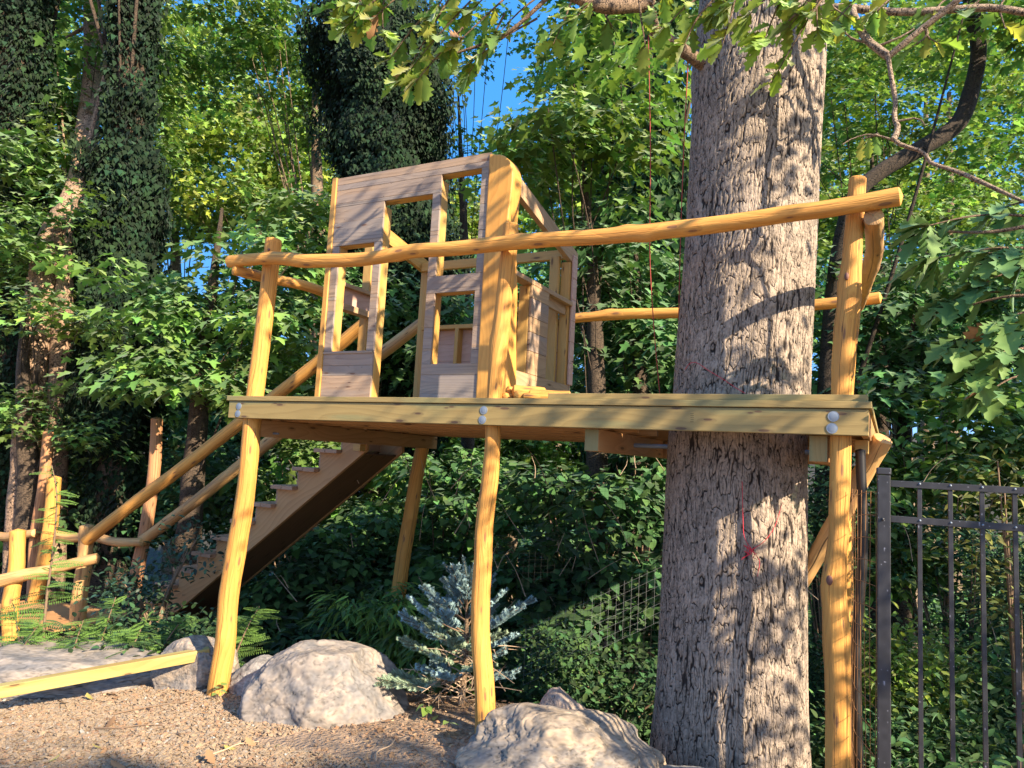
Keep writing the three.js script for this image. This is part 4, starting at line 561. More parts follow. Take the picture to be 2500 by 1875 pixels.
tree('ivy_tree', 'slim vine hung trunk just left of the hanging red cords', 'tree', null, trunkTo(1325, 13, [[1328, 700, 13], [1335, 350, 13], [1345, 60, 13], [1352, -250, 13]]), [0.2, 0.18, 0.16, 0.12], [W(1330, -120, 13, 1.8, 1.0, 1.5, 10, 8)], SP.mapleBig, M.maple, M.darkBark, { seed: 1004, ivy: [[0.1, 0.75, 0.3, 1600], [0.75, 1, 0.45, 500]], ivyLeaf: SP.wallVine, ivyMat: M.vine });
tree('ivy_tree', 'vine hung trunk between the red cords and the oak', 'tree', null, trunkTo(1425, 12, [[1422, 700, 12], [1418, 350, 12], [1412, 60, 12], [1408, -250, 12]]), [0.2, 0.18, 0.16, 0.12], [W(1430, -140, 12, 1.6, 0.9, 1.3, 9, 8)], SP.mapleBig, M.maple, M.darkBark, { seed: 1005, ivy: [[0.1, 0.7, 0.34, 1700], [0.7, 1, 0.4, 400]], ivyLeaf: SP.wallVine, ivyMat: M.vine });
// bare pale trunks
tree('bare_trunk_tree', 'pale peeling trunk leaning among dark leaves at the left', 'tree', null, [foot(60, 1100, 11.2), at(88, 640, 11.2), at(110, 520, 11.2), at(165, 420, 11.4), at(190, 260, 12.5), at(200, 60, 13.5), at(160, -300, 13.5)], [0.22, 0.2, 0.19, 0.17, 0.14, 0.12], [W(180, 150, 13.5, 1.6, 1.3, 1.2, 10, 7), W(160, -200, 13.5, 2, 1.2, 1.5, 10, 8)], SP.mapleBig, M.maple, M.paleBark, { seed: 1011 });
tree('bare_trunk_tree', 'second pale trunk with a broken reddish brown snag at the left', 'tree', null, [foot(130, 1100, 11.4), at(133, 740, 11.3), at(142, 600, 11.2), at(158, 480, 11.2), at(166, 430, 11.2)], [0.24, 0.2, 0.17, 0.14, 0.05], [W(210, 80, 14.2, 1.2, 1, 1, 6, 6)], SP.mapleBig, M.maple, M.paleBark, { seed: 1012 });
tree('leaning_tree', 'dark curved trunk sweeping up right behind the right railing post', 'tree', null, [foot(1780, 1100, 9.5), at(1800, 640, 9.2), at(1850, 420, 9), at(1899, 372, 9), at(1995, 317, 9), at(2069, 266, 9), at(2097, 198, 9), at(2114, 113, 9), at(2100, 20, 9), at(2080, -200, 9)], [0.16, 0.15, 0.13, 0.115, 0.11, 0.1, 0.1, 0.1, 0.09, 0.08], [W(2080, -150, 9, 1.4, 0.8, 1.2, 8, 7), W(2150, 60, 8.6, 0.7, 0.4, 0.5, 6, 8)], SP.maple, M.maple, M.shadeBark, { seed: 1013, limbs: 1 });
// leafy trees
const MAP = [
  ['maple_tree', 'large leafy maple sunlit in layers left of the left railing post', [[420, 1000], [450, 700], [480, 450]], 10.2, [[560, 640, 10, 0.95, 1.0, 0.8, 16, 9], [420, 740, 9.6, 1.0, 0.7, 0.8, 14, 9], [640, 470, 10.6, 0.8, 0.7, 0.8, 9, 8], [330, 640, 10, 0.6, 0.5, 0.6, 7, 8], [590, 820, 9.8, 0.8, 0.5, 0.7, 9, 8]], 'mapleBig', 'maple', {}],
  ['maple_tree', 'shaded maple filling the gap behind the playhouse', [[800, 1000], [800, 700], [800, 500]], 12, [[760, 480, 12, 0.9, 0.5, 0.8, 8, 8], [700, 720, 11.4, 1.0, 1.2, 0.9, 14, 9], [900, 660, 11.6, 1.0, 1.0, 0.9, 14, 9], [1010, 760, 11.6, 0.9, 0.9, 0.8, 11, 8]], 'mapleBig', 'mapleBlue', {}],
  ['maple_tree', 'maple with drooping layered leaves above and right of the playhouse roof', [[1290, 1000], [1280, 600], [1260, 350]], 9.2, [[1200, 270, 8.6, 0.55, 0.25, 0.6, 6, 7], [1270, 190, 9, 0.65, 0.5, 0.6, 8, 7], [1140, 330, 8.6, 0.45, 0.25, 0.5, 5, 7], [1330, 330, 9.2, 0.6, 0.5, 0.6, 7, 7], [1270, 80, 9.2, 0.6, 0.4, 0.6, 5, 7]], 'mapleBig', 'maple', { warm: 0.06 }],
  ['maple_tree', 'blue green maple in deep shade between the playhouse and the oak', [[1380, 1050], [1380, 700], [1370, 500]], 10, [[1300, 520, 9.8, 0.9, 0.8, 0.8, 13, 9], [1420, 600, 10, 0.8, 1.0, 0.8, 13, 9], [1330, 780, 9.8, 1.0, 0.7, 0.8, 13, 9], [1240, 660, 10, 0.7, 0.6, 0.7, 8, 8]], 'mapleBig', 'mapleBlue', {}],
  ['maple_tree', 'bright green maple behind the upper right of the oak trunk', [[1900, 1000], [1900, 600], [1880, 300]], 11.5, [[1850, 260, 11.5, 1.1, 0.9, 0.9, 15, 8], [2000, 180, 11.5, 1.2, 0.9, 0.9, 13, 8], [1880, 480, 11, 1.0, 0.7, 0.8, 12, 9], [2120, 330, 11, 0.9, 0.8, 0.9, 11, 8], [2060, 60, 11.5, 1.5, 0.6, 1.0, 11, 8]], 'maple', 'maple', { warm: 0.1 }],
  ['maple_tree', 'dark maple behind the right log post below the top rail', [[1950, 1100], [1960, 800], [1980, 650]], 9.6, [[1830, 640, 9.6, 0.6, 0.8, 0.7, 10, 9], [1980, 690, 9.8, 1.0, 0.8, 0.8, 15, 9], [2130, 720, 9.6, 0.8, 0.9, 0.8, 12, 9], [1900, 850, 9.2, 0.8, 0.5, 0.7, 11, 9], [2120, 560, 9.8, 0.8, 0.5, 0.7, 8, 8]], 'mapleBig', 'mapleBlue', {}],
  ['maple_tree', 'leafy tree in shade between the two left ivy trunks', [[170, 1100], [170, 700], [170, 300]], 12.8, [[120, 180, 12.4, 0.9, 1.4, 0.8, 13, 8], [190, 420, 12.4, 0.8, 1.0, 0.7, 10, 8], [100, 560, 11.6, 0.9, 0.45, 0.6, 8, 8], [60, 360, 11.4, 0.9, 0.35, 0.7, 7, 8], [230, 830, 12.6, 1.3, 0.9, 0.7, 15, 9]], 'mapleBig', 'maple', {}],
  ['maple_tree', 'slender maple whose leaves half hide the pale trunks', [[60, 1100], [50, 800], [60, 600]], 10.9, [[70, 640, 10.6, 0.4, 0.3, 0.3, 4, 8], [190, 700, 10.6, 0.4, 0.2, 0.3, 4, 8], [70, 880, 11.1, 0.5, 0.3, 0.12, 9, 9], [200, 930, 11.1, 0.45, 0.3, 0.12, 7, 9], [60, 540, 10.9, 0.35, 0.2, 0.3, 3, 7], [120, 430, 10.6, 0.5, 0.25, 0.5, 4, 8], [40, 480, 10.4, 0.4, 0.5, 0.4, 5, 9]], 'maple', 'maple', {}],
  ['maple_tree', 'small maple with dark leaves low at the left edge', [[60, 1150], [70, 900], [80, 800]], 11, [[80, 780, 13, 1.4, 0.9, 0.7, 17, 9], [260, 960, 12.4, 1.2, 0.6, 0.6, 11, 9], [40, 930, 12.6, 1.0, 0.6, 0.6, 10, 9]], 'maple', 'vine', {}],
  ['poplar_tree', 'tall yellow green tree glowing in sun at upper left', [[560, 1000], [560, 600], [560, 200]], 24, [[520, 380, 24, 2.6, 2.4, 2.0, 24, 8], [660, 330, 24, 1.8, 1.8, 1.6, 12, 8], [430, 230, 24, 1.6, 2.6, 1.5, 14, 7], [560, 90, 24, 2.0, 1.4, 1.6, 11, 6]], 'far', 'lime', { boughR: 0.9 }],
  ['poplar_tree', 'far sunny tree whose top shows in the blue gap beside the playhouse roof', [[1200, 1000], [1190, 600], [1180, 400]], 26, [[1170, 330, 26, 1.3, 1.8, 1.4, 13, 8], [1120, 520, 26, 2.4, 1.5, 1.5, 16, 8], [960, 480, 26, 2.6, 1.2, 1.5, 14, 8]], 'far', 'lime', { boughR: 0.9 }],
  ['poplar_tree', 'tall tree with airy crown against the sky above the playhouse', [[700, 1000], [690, 600], [680, 200]], 17, [[590, 120, 17, 1.1, 1.4, 1.2, 7, 5], [720, 240, 17, 1.0, 1.2, 1.0, 8, 6], [480, 60, 17, 1.6, 1.4, 1.2, 12, 6], [680, 20, 17, 1.6, 0.9, 1.2, 8, 6], [390, 200, 17, 1.0, 1.6, 1.2, 9, 6]], 'mapleBig', 'maple', { warm: 0.05 }],
  ['poplar_tree', 'tall tree with small leaves reaching into the sky right of the ivy mass', [[1010, 1000], [1005, 600], [990, 200]], 15, [[980, 130, 15, 0.9, 0.9, 1.0, 8, 6], [1000, 300, 15, 0.4, 0.6, 0.8, 4, 6], [1160, 40, 15, 0.8, 0.3, 1.0, 4, 6], [930, 20, 15, 1.6, 0.6, 1.0, 8, 6]], 'maple', 'mapleBlue', {}],
  ['poplar_tree', 'far tree behind the hanging cords with sky gaps', [[1420, 1000], [1420, 600], [1410, 300]], 22, [[1400, 480, 22, 2.0, 1.4, 1.6, 16, 8], [1280, 420, 22, 1.6, 1.2, 1.4, 10, 8], [1450, 250, 22, 1.1, 1.0, 1.0, 6, 5]], 'far', 'lime', { boughR: 0.9 }],
  ['poplar_tree', 'far sunlit tree at the upper right corner', [[2050, 1000], [2050, 600], [2050, 200]], 22, [[1980, 420, 22, 2.4, 1.6, 1.6, 18, 8], [2150, 120, 22, 1.6, 1.8, 1.4, 12, 6], [1860, 120, 22, 1.8, 1.6, 1.4, 14, 7], [2180, 560, 22, 1.6, 1.2, 1.4, 10, 8], [1800, 420, 22, 1.2, 1.6, 1.4, 9, 6]], 'far', 'lime', { boughR: 0.9 }],
  ['poplar_tree', 'distant tree closing the view at the far left', [[90, 1000], [90, 600], [90, 300]], 22, [[60, 500, 22, 3.0, 2.4, 1.6, 22, 8], [240, 320, 22, 2.0, 2.6, 1.6, 16, 8], [60, 120, 22, 2.4, 2.4, 1.6, 16, 7], [250, 700, 21, 2.4, 1.6, 1.4, 16, 8]], 'far', 'maple', { boughR: 0.9 }],
  ['poplar_tree', 'distant sunlit tree filling the gap between ivy trunk and sunny poplar', [[380, 1000], [380, 600], [370, 300]], 27, [[370, 120, 27, 1.6, 2.2, 1.5, 14, 8], [390, 420, 27, 1.8, 2.4, 1.5, 18, 8], [700, 420, 27, 2.4, 1.6, 1.5, 16, 8], [600, 250, 27, 2.2, 1.2, 1.5, 12, 7]], 'far', 'lime', { boughR: 0.9 }],
  ['poplar_tree', 'distant leafy wall of a tree at the right behind the oak limbs', [[2000, 1000], [2000, 500], [2000, 200]], 27, [[1820, 250, 27, 2.0, 2.6, 1.6, 22, 8], [2060, 480, 27, 2.4, 2.0, 1.6, 20, 8], [2000, 60, 27, 2.6, 1.6, 1.6, 18, 8], [2200, 300, 27, 1.8, 3.0, 1.6, 18, 8], [1800, 520, 27, 1.6, 1.6, 1.4, 12, 8]], 'far', 'maple', { boughR: 0.9 }],
  ['poplar_tree', 'distant bushy tree behind the upper end of the stair handrails', [[740, 1100], [740, 1000], [740, 900]], 18, [[740, 900, 18, 1.6, 1.2, 1, 16, 8], [560, 880, 18, 1.6, 1.2, 1, 16, 8], [400, 880, 18, 1.6, 1.2, 1, 14, 8]], 'far', 'mapleBlue', { boughR: 0.9 }],
  ['poplar_tree', 'distant tall tree above the red cords', [[1300, 1000], [1300, 500], [1300, 200]], 24, [[1280, 120, 24, 1.8, 1.6, 1.4, 14, 8], [1420, 60, 24, 1.8, 1.4, 1.4, 11, 8], [1240, 260, 24, 1.2, 1.0, 1.2, 8, 8], [1470, 420, 24, 1.0, 1.6, 1.2, 9, 8]], 'far', 'maple', { boughR: 0.9 }],
  ['poplar_tree', 'distant shaded tree seen through the playhouse openings', [[850, 1000], [850, 700], [850, 500]], 19, [[700, 600, 19, 2.2, 1.8, 1.4, 18, 8], [930, 700, 19, 2.4, 1.8, 1.4, 20, 8], [1150, 700, 19, 2.2, 1.8, 1.4, 18, 8], [520, 760, 18, 2, 1.6, 1.4, 14, 8]], 'far', 'mapleBlue', { boughR: 0.9 }],
  ['poplar_tree', 'low distant tree closing the gap between the stair handrails', [[470, 1150], [470, 1080], [470, 1000]], 16, [[470, 1010, 16, 1.6, 1.0, 0.9, 20, 8], [300, 1020, 16, 1.4, 1.0, 0.9, 15, 8], [560, 1160, 15, 1.6, 0.9, 0.9, 18, 8], [150, 1090, 16, 1.6, 0.9, 0.9, 16, 8]], 'far', 'vine', { boughR: 0.8 }],
  ['poplar_tree', 'low distant tree spreading under the deck level behind the vine thickets', [[1100, 1150], [1100, 1050], [1100, 980]], 18, [[1000, 1000, 18, 2.4, 1.3, 1.2, 20, 8], [1250, 980, 18, 2.4, 1.3, 1.2, 20, 8], [760, 950, 18, 2.4, 1.3, 1.2, 18, 8], [1450, 960, 18, 2, 1.3, 1.2, 14, 8]], 'far', 'maple', { boughR: 0.9 }],
  ['poplar_tree', 'distant shaded tree to the right of the oak at deck height', [[1950, 1000], [1950, 800], [1950, 650]], 17, [[1860, 700, 17, 2.0, 1.6, 1.4, 16, 8], [2080, 760, 17, 2.0, 1.8, 1.4, 18, 8], [1500, 760, 17, 2.0, 1.6, 1.4, 12, 8], [2250, 620, 17, 1.6, 1.8, 1.4, 12, 8]], 'far', 'mapleBlue', { boughR: 0.9 }],
];
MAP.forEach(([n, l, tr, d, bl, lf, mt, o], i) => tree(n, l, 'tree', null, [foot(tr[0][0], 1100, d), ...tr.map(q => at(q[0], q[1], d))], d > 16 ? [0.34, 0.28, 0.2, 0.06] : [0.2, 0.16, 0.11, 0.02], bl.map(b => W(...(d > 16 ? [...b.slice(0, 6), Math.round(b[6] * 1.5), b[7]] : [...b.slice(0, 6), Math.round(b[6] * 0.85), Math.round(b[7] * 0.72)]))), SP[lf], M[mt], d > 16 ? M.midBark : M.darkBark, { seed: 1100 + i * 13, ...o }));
// trees that stand outside the picture on the right and shade the slope
[[11, -4.5, 'right'], [13.5, 6, 'far'], [13, -9, 'back'], [17, -5, 'rear']].forEach(([x, z, s], i) => tree('maple_tree', `dense maple standing beyond the ${['iron fence to the right', 'yard to the right, farther forward', 'ravine to the right', 'ravine, farthest to the right'][i]}`, 'tree', null, [V(x, groundY(x, z) - 0.2, z), V(x + 0.1, 3, z), V(x, 7, z + 0.2)], [0.25, 0.2, 0.1], i === 1 ? [[V(14.2, 7.85, 6.3), 0.6, 0.15, 0.25, 7, 6], [V(15.2, 7.75, 5.45), 0.25, 0.12, 0.2, 3, 5]] : [...(i === 0 ? [[V(11, 3.6, -1.9), 1.5, 2.8, 1.5, 40, 10]] : []), [V(x, [4.2, 6.2, 5, 6][i], z), [2.4, 1.5, 2.8, 3][i], [3.2, 1.6, 3.4, 4][i], [2.4, 1.6, 2.8, 3][i], [60, 34, 60, 70][i], 10]], SP.mapleBig, M.maple, M.darkBark, { seed: 1500 + i, boughR: i === 1 ? 0.35 : 0.7 }));
// ------------------------------------------------------------------ shrubs and vines on the slope
const SHR = [
  ['vine_thicket', 'tall dark vine thicket between the middle post and the oak', [1260, 1200, 8.2], [[1260, 1150, 8.2, 0.9, 0.9, 0.6, 22, 9], [1180, 1300, 7.8, 0.7, 0.5, 0.5, 12, 9], [1330, 1380, 7.4, 0.8, 0.5, 0.5, 13, 9]], 'vine', 'vine'],
  ['vine_thicket', 'vine thicket behind the rear log post', [960, 1120, 9.6], [[960, 1080, 9.6, 0.9, 0.8, 0.6, 18, 9], [1120, 1050, 9.8, 0.8, 0.7, 0.6, 13, 9], [1000, 1280, 8.8, 0.7, 0.6, 0.5, 12, 9]], 'vine', 'mapleBlue'],
  ['vine_thicket', 'broad leaved thicket under the stair soffit', [690, 1240, 9.4], [[690, 1220, 9.4, 0.9, 0.65, 0.6, 18, 9], [830, 1180, 9.4, 0.7, 0.7, 0.6, 13, 9], [600, 1330, 9, 0.7, 0.4, 0.5, 10, 9]], 'vine', 'vine'],
  ['vine_thicket', 'dark leaves low behind the left log post', [600, 1430, 8], [[600, 1430, 8, 0.8, 0.3, 0.5, 12, 9], [760, 1420, 7.6, 0.6, 0.35, 0.5, 10, 9]], 'shrub', 'shrub'],
  ['shrub', 'leafy shrub with long leaflets behind the big grey boulder', [830, 1340, 7.4], [[830, 1330, 7.4, 0.45, 0.3, 0.35, 11, 7], [900, 1400, 7.0, 0.4, 0.25, 0.3, 7, 7]], 'lance', 'hemlock'],
  ['vine_thicket', 'leaves seen above the stair treads', [640, 1020, 11.5], [[640, 1000, 11.5, 1.3, 0.8, 0.7, 18, 9], [800, 1060, 11, 0.9, 0.6, 0.6, 10, 9]], 'mapleBig', 'maple'],
  ['shrub', 'dark shrub between the two stair handrails', [420, 1060, 11.6], [[400, 1060, 11.6, 1.2, 0.8, 0.6, 17, 9], [250, 1080, 11.6, 1.0, 0.6, 0.6, 12, 9]], 'vine', 'vine'],
  ['shrub', 'chestnut like shrub with big sunlit leaflets at the left edge', [40, 1100, 12.4], [[30, 1060, 12.4, 0.9, 0.5, 0.5, 11, 7], [200, 1000, 12.4, 0.6, 0.4, 0.5, 7, 7], [20, 1180, 11.8, 0.6, 0.4, 0.4, 6, 7]], 'chestnut', 'hemlock'],
  ['vine_thicket', 'vines in shade left of the oak under the deck', [1390, 1050, 9], [[1400, 1030, 9, 0.6, 0.7, 0.5, 12, 9], [1390, 1250, 8, 0.4, 0.6, 0.4, 9, 9]], 'vine', 'vine'],
  ['shrub', 'dark fine leaved shrub behind the pitted boulder', [1340, 1480, 6.6], [[1340, 1490, 6.6, 0.6, 0.4, 0.4, 12, 9], [1180, 1460, 6.8, 0.5, 0.35, 0.4, 9, 9]], 'small', 'shrub'],
  ['shrub', 'dark shrub right of the oak under the rail', [1790, 1200, 7.6], [[1790, 1180, 7.6, 0.4, 0.9, 0.5, 16, 9], [1800, 1480, 6.6, 0.4, 0.5, 0.4, 10, 9]], 'small', 'shrub'],
  ['shrub', 'green shrub behind the top of the iron fence', [2030, 1020, 8.4], [[2010, 1000, 8.4, 0.9, 0.6, 0.6, 15, 9], [2140, 920, 8.4, 0.6, 0.5, 0.5, 9, 9], [1930, 1180, 8, 0.5, 0.6, 0.5, 10, 9], [2130, 1040, 9, 0.8, 0.6, 0.4, 13, 9], [2210, 950, 9, 0.5, 0.6, 0.4, 9, 9]], 'vine', 'maple'],
  ['shrub', 'dark undergrowth shrub behind the iron pickets', [2080, 1260, 7.4], [[2060, 1240, 7.4, 0.8, 0.5, 0.5, 14, 9], [2160, 1380, 7, 0.5, 0.5, 0.4, 9, 9]], 'small', 'shrub'],
  ['shrub', 'yellowing straggly bush at the right edge behind the fence', [2200, 1200, 5.2], [[2195, 1060, 5.2, 0.16, 0.35, 0.25, 7, 3], [2205, 1300, 5.1, 0.1, 0.35, 0.2, 6, 3]], 'small', 'olive'],
  ['shrub', 'sunlit feathery yellow green bush behind the iron pickets', [1990, 1470, 5.7], [[1985, 1440, 5.7, 0.24, 0.26, 0.25, 14, 8], [2030, 1560, 5.5, 0.28, 0.16, 0.22, 9, 8]], 'small', 'lime'],
  ['shrub', 'low dark leaves at the foot of the iron fence', [1960, 1640, 5], [[1950, 1640, 5, 0.35, 0.16, 0.25, 10, 8], [2130, 1610, 5, 0.35, 0.2, 0.25, 10, 8], [2200, 1500, 5.4, 0.3, 0.25, 0.25, 11, 10], [1830, 1640, 5.4, 0.3, 0.2, 0.25, 9, 9]], 'small', 'vine'],
  ['shrub', 'glossy dark camellia like shrub growing over the lower stair treads', [340, 1300, 7.6], [[300, 1270, 7.6, 0.2, 0.3, 0.2, 8, 5], [395, 1170, 7.9, 0.18, 0.1, 0.2, 4, 4], [290, 1390, 7.2, 0.35, 0.15, 0.25, 8, 5]], 'small', 'glossy'],
  ['shrub', 'low glossy ground shrub between the log fence and the timber', [420, 1400, 6.9], [[400, 1400, 6.9, 0.4, 0.12, 0.3, 8, 7], [250, 1400, 6.8, 0.4, 0.14, 0.25, 8, 7]], 'small', 'shrub'],
];
SHR.forEach(([n, l, c, bl, lf, mt], i) => shrub(n, l, 'shrub', null, at(...c), bl.map(b => W(...b)), SP[lf], M[mt], { seed: 1700 + i * 11, scale: lf === 'small' || lf === 'shrub' ? 1.25 : 1 }));
{ // everything low that nobody could count
  const r = rng(1900), L = [];
  for (let i = 0; i < 16000; i++) {
    const z = -2.6 - Math.pow(r(), 1.6) * 30, x = -14 + r() * 34 - (z + 3) * 0.15 * (r() - 0.5); if (z > -3.6 && x < 0.3) continue; const k = fbm3(x * 0.4, 3, z * 0.4, 3);
    L.push([mat4(V(x, groundY(x, z) + 0.05 + (0.35 + 0.5 * k) * r() * smooth(-2.4, -6, z) * 1.6, z), [(r() - 0.5) * 0.9, r() * 6.3, (r() - 0.5) * 0.9], 0.9 + 0.9 * r()), tintOf(r)]);
  }
  const u = scatter('undergrowth', SP.vine, M.vine, L, 'dark leafy ground cover spreading over the shaded slope');
}

{ // bare dry twigs poking through the shaded vines
  const r = rng(1950), G = [];
  for (let i = 0; i < 130; i++) { const p = at(520 + r() * 1660, 1000 + r() * 560, 6.6 + r() * 1.6); if (p.z > -1.6) continue; const L = 0.15 + 0.45 * r(), a = r() * 6.3, q = p.clone().add(V(Math.cos(a) * L * 0.6, L * (0.4 + 0.7 * r()), Math.sin(a) * L * 0.4)), m = p.clone().lerp(q, 0.5).add(V((r() - 0.5) * 0.08, 0.02, 0)); G.push(logGeo([p, m, q], [0.005, 0.004, 0.0015], { sides: 4, step: 0.08, seed: i })); }
  tag(part('dry_twigs', G, M.dryTwig, null), 'thin dry bare twigs sticking out of the shaded vines under the deck', null, null, 'stuff');
}
// ------------------------------------------------------------------ blue spruce
{
  const B = V(2.06, groundY(2.06, -0.55), -0.55), t = thing('blue_spruce', 'young blue spruce with bare lower twigs behind the middle log post', 'tree', B), r = rng(2100);
  part('trunk', logGeo([B.clone().add(V(-0.02, -0.05, 0)), B.clone().add(V(0.0, 0.35, 0)), B.clone().add(V(-0.01, 0.6, 0)), B.clone().add(V(-0.03, 0.83, 0))], [0.026, 0.021, 0.015, 0.006], { sides: 10, seed: 5, wob: 0.15 }), M.twigBark, t);
  const brush = (pts, R, n, seed) => { // needles all round a twig
    const q = rng(seed), c = new THREE.CatmullRomCurve3(pts), pos = [], L = c.getLength(), N = Math.floor(n * 2.6 * L / 0.2);
    for (let i = 0; i < N; i++) { const u = 0.04 + 0.96 * q(), p = c.getPointAt(u), T = c.getTangentAt(u), a = q() * 6.283, s = V(Math.cos(a), Math.sin(a), Math.sin(a * 2 + 1)).cross(T).normalize(), d = s.clone().multiplyScalar(0.82).addScaledVector(T, 0.62).normalize(), e = d.clone().cross(T).normalize(), l = R * (0.75 + 0.4 * q()) * (u > 0.95 ? 0.85 : 1), w = 0.003, tip = p.clone().addScaledVector(d, l), m = p.clone().addScaledVector(d, l * 0.5); pos.push(...p.toArray(), ...m.clone().addScaledVector(e, w).toArray(), ...tip.toArray(), ...p.toArray(), ...tip.toArray(), ...m.clone().addScaledVector(e, -w).toArray()); }
    const g = new THREE.BufferGeometry(); g.setAttribute('position', new THREE.Float32BufferAttribute(pos, 3)); g.computeVertexNormals(); return g;
  };
  const tier = [[0.80, 4, 0.10, 1.0], [0.72, 5, 0.20, 0.6], [0.63, 6, 0.32, 0.45], [0.53, 7, 0.42, 0.32], [0.43, 7, 0.47, 0.18], [0.33, 6, 0.48, 0.08], [0.24, 4, 0.45, 0.02]];
  let k = 0;
  const branch = (P, az, L, up, mat, dense = 110) => {
    const D = V(Math.cos(az), 0, Math.sin(az)), Q = P.clone().addScaledVector(D, L).add(V(0, up * L + 0.03, 0)), m = P.clone().lerp(Q, 0.55).add(V(0, -0.03 * L / 0.4, 0)), c = new THREE.CatmullRomCurve3([P, m, Q]), N = [brush([c.getPointAt(0.35), c.getPointAt(0.65), Q], 0.027, dense, 2200 + k)];
    const tw = [logGeo([P, m, Q], [0.006, 0.005, 0.003], { sides: 5, step: 0.05, seed: k })];
    const ns = Math.max(2, Math.round(L / 0.075)); for (let i = 0; i < ns; i++) for (const s of [-1, 1]) { const u = 0.35 + 0.6 * (i + 0.3 * r()) / ns, p = c.getPointAt(u), l = (0.06 + 0.075 * r()) * (0.6 + 0.6 * L), a2 = az + s * (0.75 + 0.2 * r()), q = p.clone().add(V(Math.cos(a2) * l, up * l * 0.7 + 0.03 * r(), Math.sin(a2) * l)); N.push(brush([p, p.clone().lerp(q, 0.5).add(V(0, -0.004, 0)), q], 0.025, dense, 2300 + k * 20 + i * 2 + s)); tw.push(logGeo([p, q], [0.003, 0.002], { sides: 4, step: 0.1 })); }
    const b = part('branch', tw, M.twig, t); part('needles', N, mat, b); k++;
  };
  for (const [y, n, L, up] of tier) for (let i = 0; i < n; i++) branch(B.clone().add(V(-0.02, y - 0.06 + 0.05 * r(), 0)), (i + 0.9 * r()) / n * 6.283 + y * 7, L * (0.55 + 0.65 * r()), up * (0.9 + 0.9 * r()) + 0.12, y < 0.45 && r() < 0.7 ? M.needleGreen : M.needle);
  branch(B.clone().add(V(-0.02, 0.76, 0)), 1, 0.03, 4, M.needle); 
  for (const [az, L] of [[2.55, 0.62], [2.8, 0.55], [2.3, 0.5]]) branch(B.clone().add(V(0, 0.2, 0)), az, L, -0.08, M.needleGreen);
  const G = []; for (let i = 0; i < 34; i++) { const y = 0.04 + 0.36 * r(), a = r() * 6.283, L = 0.15 + 0.32 * r(), P = B.clone().add(V(0, y, 0)), Q = P.clone().add(V(Math.cos(a) * L, (r() - 0.55) * 0.25, Math.sin(a) * L)), m = P.clone().lerp(Q, 0.5).add(V(0, 0.03, 0)); G.push(logGeo([P, m, Q], [0.006, 0.004, 0.002], { sides: 5, step: 0.06, seed: i })); for (let j = 0; j < 4; j++) { const p = P.clone().lerp(Q, 0.4 + 0.5 * r()), q = p.clone().add(V((r() - 0.5) * 0.16, (r() - 0.6) * 0.14, (r() - 0.5) * 0.16)); G.push(logGeo([p, q], [0.003, 0.0015], { sides: 4, step: 0.1 })); } }
  part('dead_twigs', G, M.dryTwig, t, 'bare dry lower twigs');
}
// ------------------------------------------------------------------ hemlock-like sapling and ferny sprays at the left
function featherGeo(L, n, w, seed) { const r = rng(seed), pos = []; for (let i = 0; i < n; i++) for (const s of [-1, 1]) { const z = (i + 0.2 + 0.3 * r()) / n * L, l = w * (0.5 + 0.5 * Math.sin(Math.PI * clamp(z / L + 0.12, 0, 1))), y = -0.12 * z * z / L, b = L / n * 0.42; pos.push(0, y, z - b * 0.4, s * l * 0.6, y + 0.003, z + b * 0.4 - b, s * l, y - 0.004, z + b * 0.9, 0, y, z - b * 0.4, s * l, y - 0.004, z + b * 0.9, s * l * 0.4, y + 0.003, z + b * 1.3); } const g = new THREE.BufferGeometry(); g.setAttribute('position', new THREE.Float32BufferAttribute(pos, 3)); g.computeVertexNormals(); return g; }
const FEATH = [featherGeo(0.2, 16, 0.028, 1), featherGeo(0.26, 20, 0.034, 2), featherGeo(0.15, 13, 0.024, 3)];
const hem = noVC(M.hemlock), hemDark = noVC(M.shrub);
function feathery(name, label, cat, stem, rad, sprays, seed, mats, up = 0.3) {
  const t = thing(name, label, cat, stem[0]), r = rng(seed), c = new THREE.CatmullRomCurve3(stem); part('stem', logGeo(stem, rad, { sides: 7, step: 0.05, seed }), M.twig, t);
  for (let i = 0; i < sprays; i++) { const u = 0.08 + 0.92 * (i + r() * 0.5) / sprays, p = c.getPointAt(Math.min(1, u)), a = r() * 6.283, k = (1.35 - u * 0.75) * (0.7 + 0.5 * r()), T = [];
    const D = V(Math.sin(a), up * (0.4 + r()), Math.cos(a)), m = put(new THREE.Mesh(FEATH[i % 3], mats[Math.floor(r() * mats.length)])); m.name = 'spray'; m.applyMatrix4(mat4(p.clone().sub(stem[0]), [-up * (0.2 + r()) + 0.3 * r(), a, (r() < 0.5 ? -1 : 1) * (0.5 + 0.8 * r())], k * 1.15)); t.add(m); }
  return t;
}
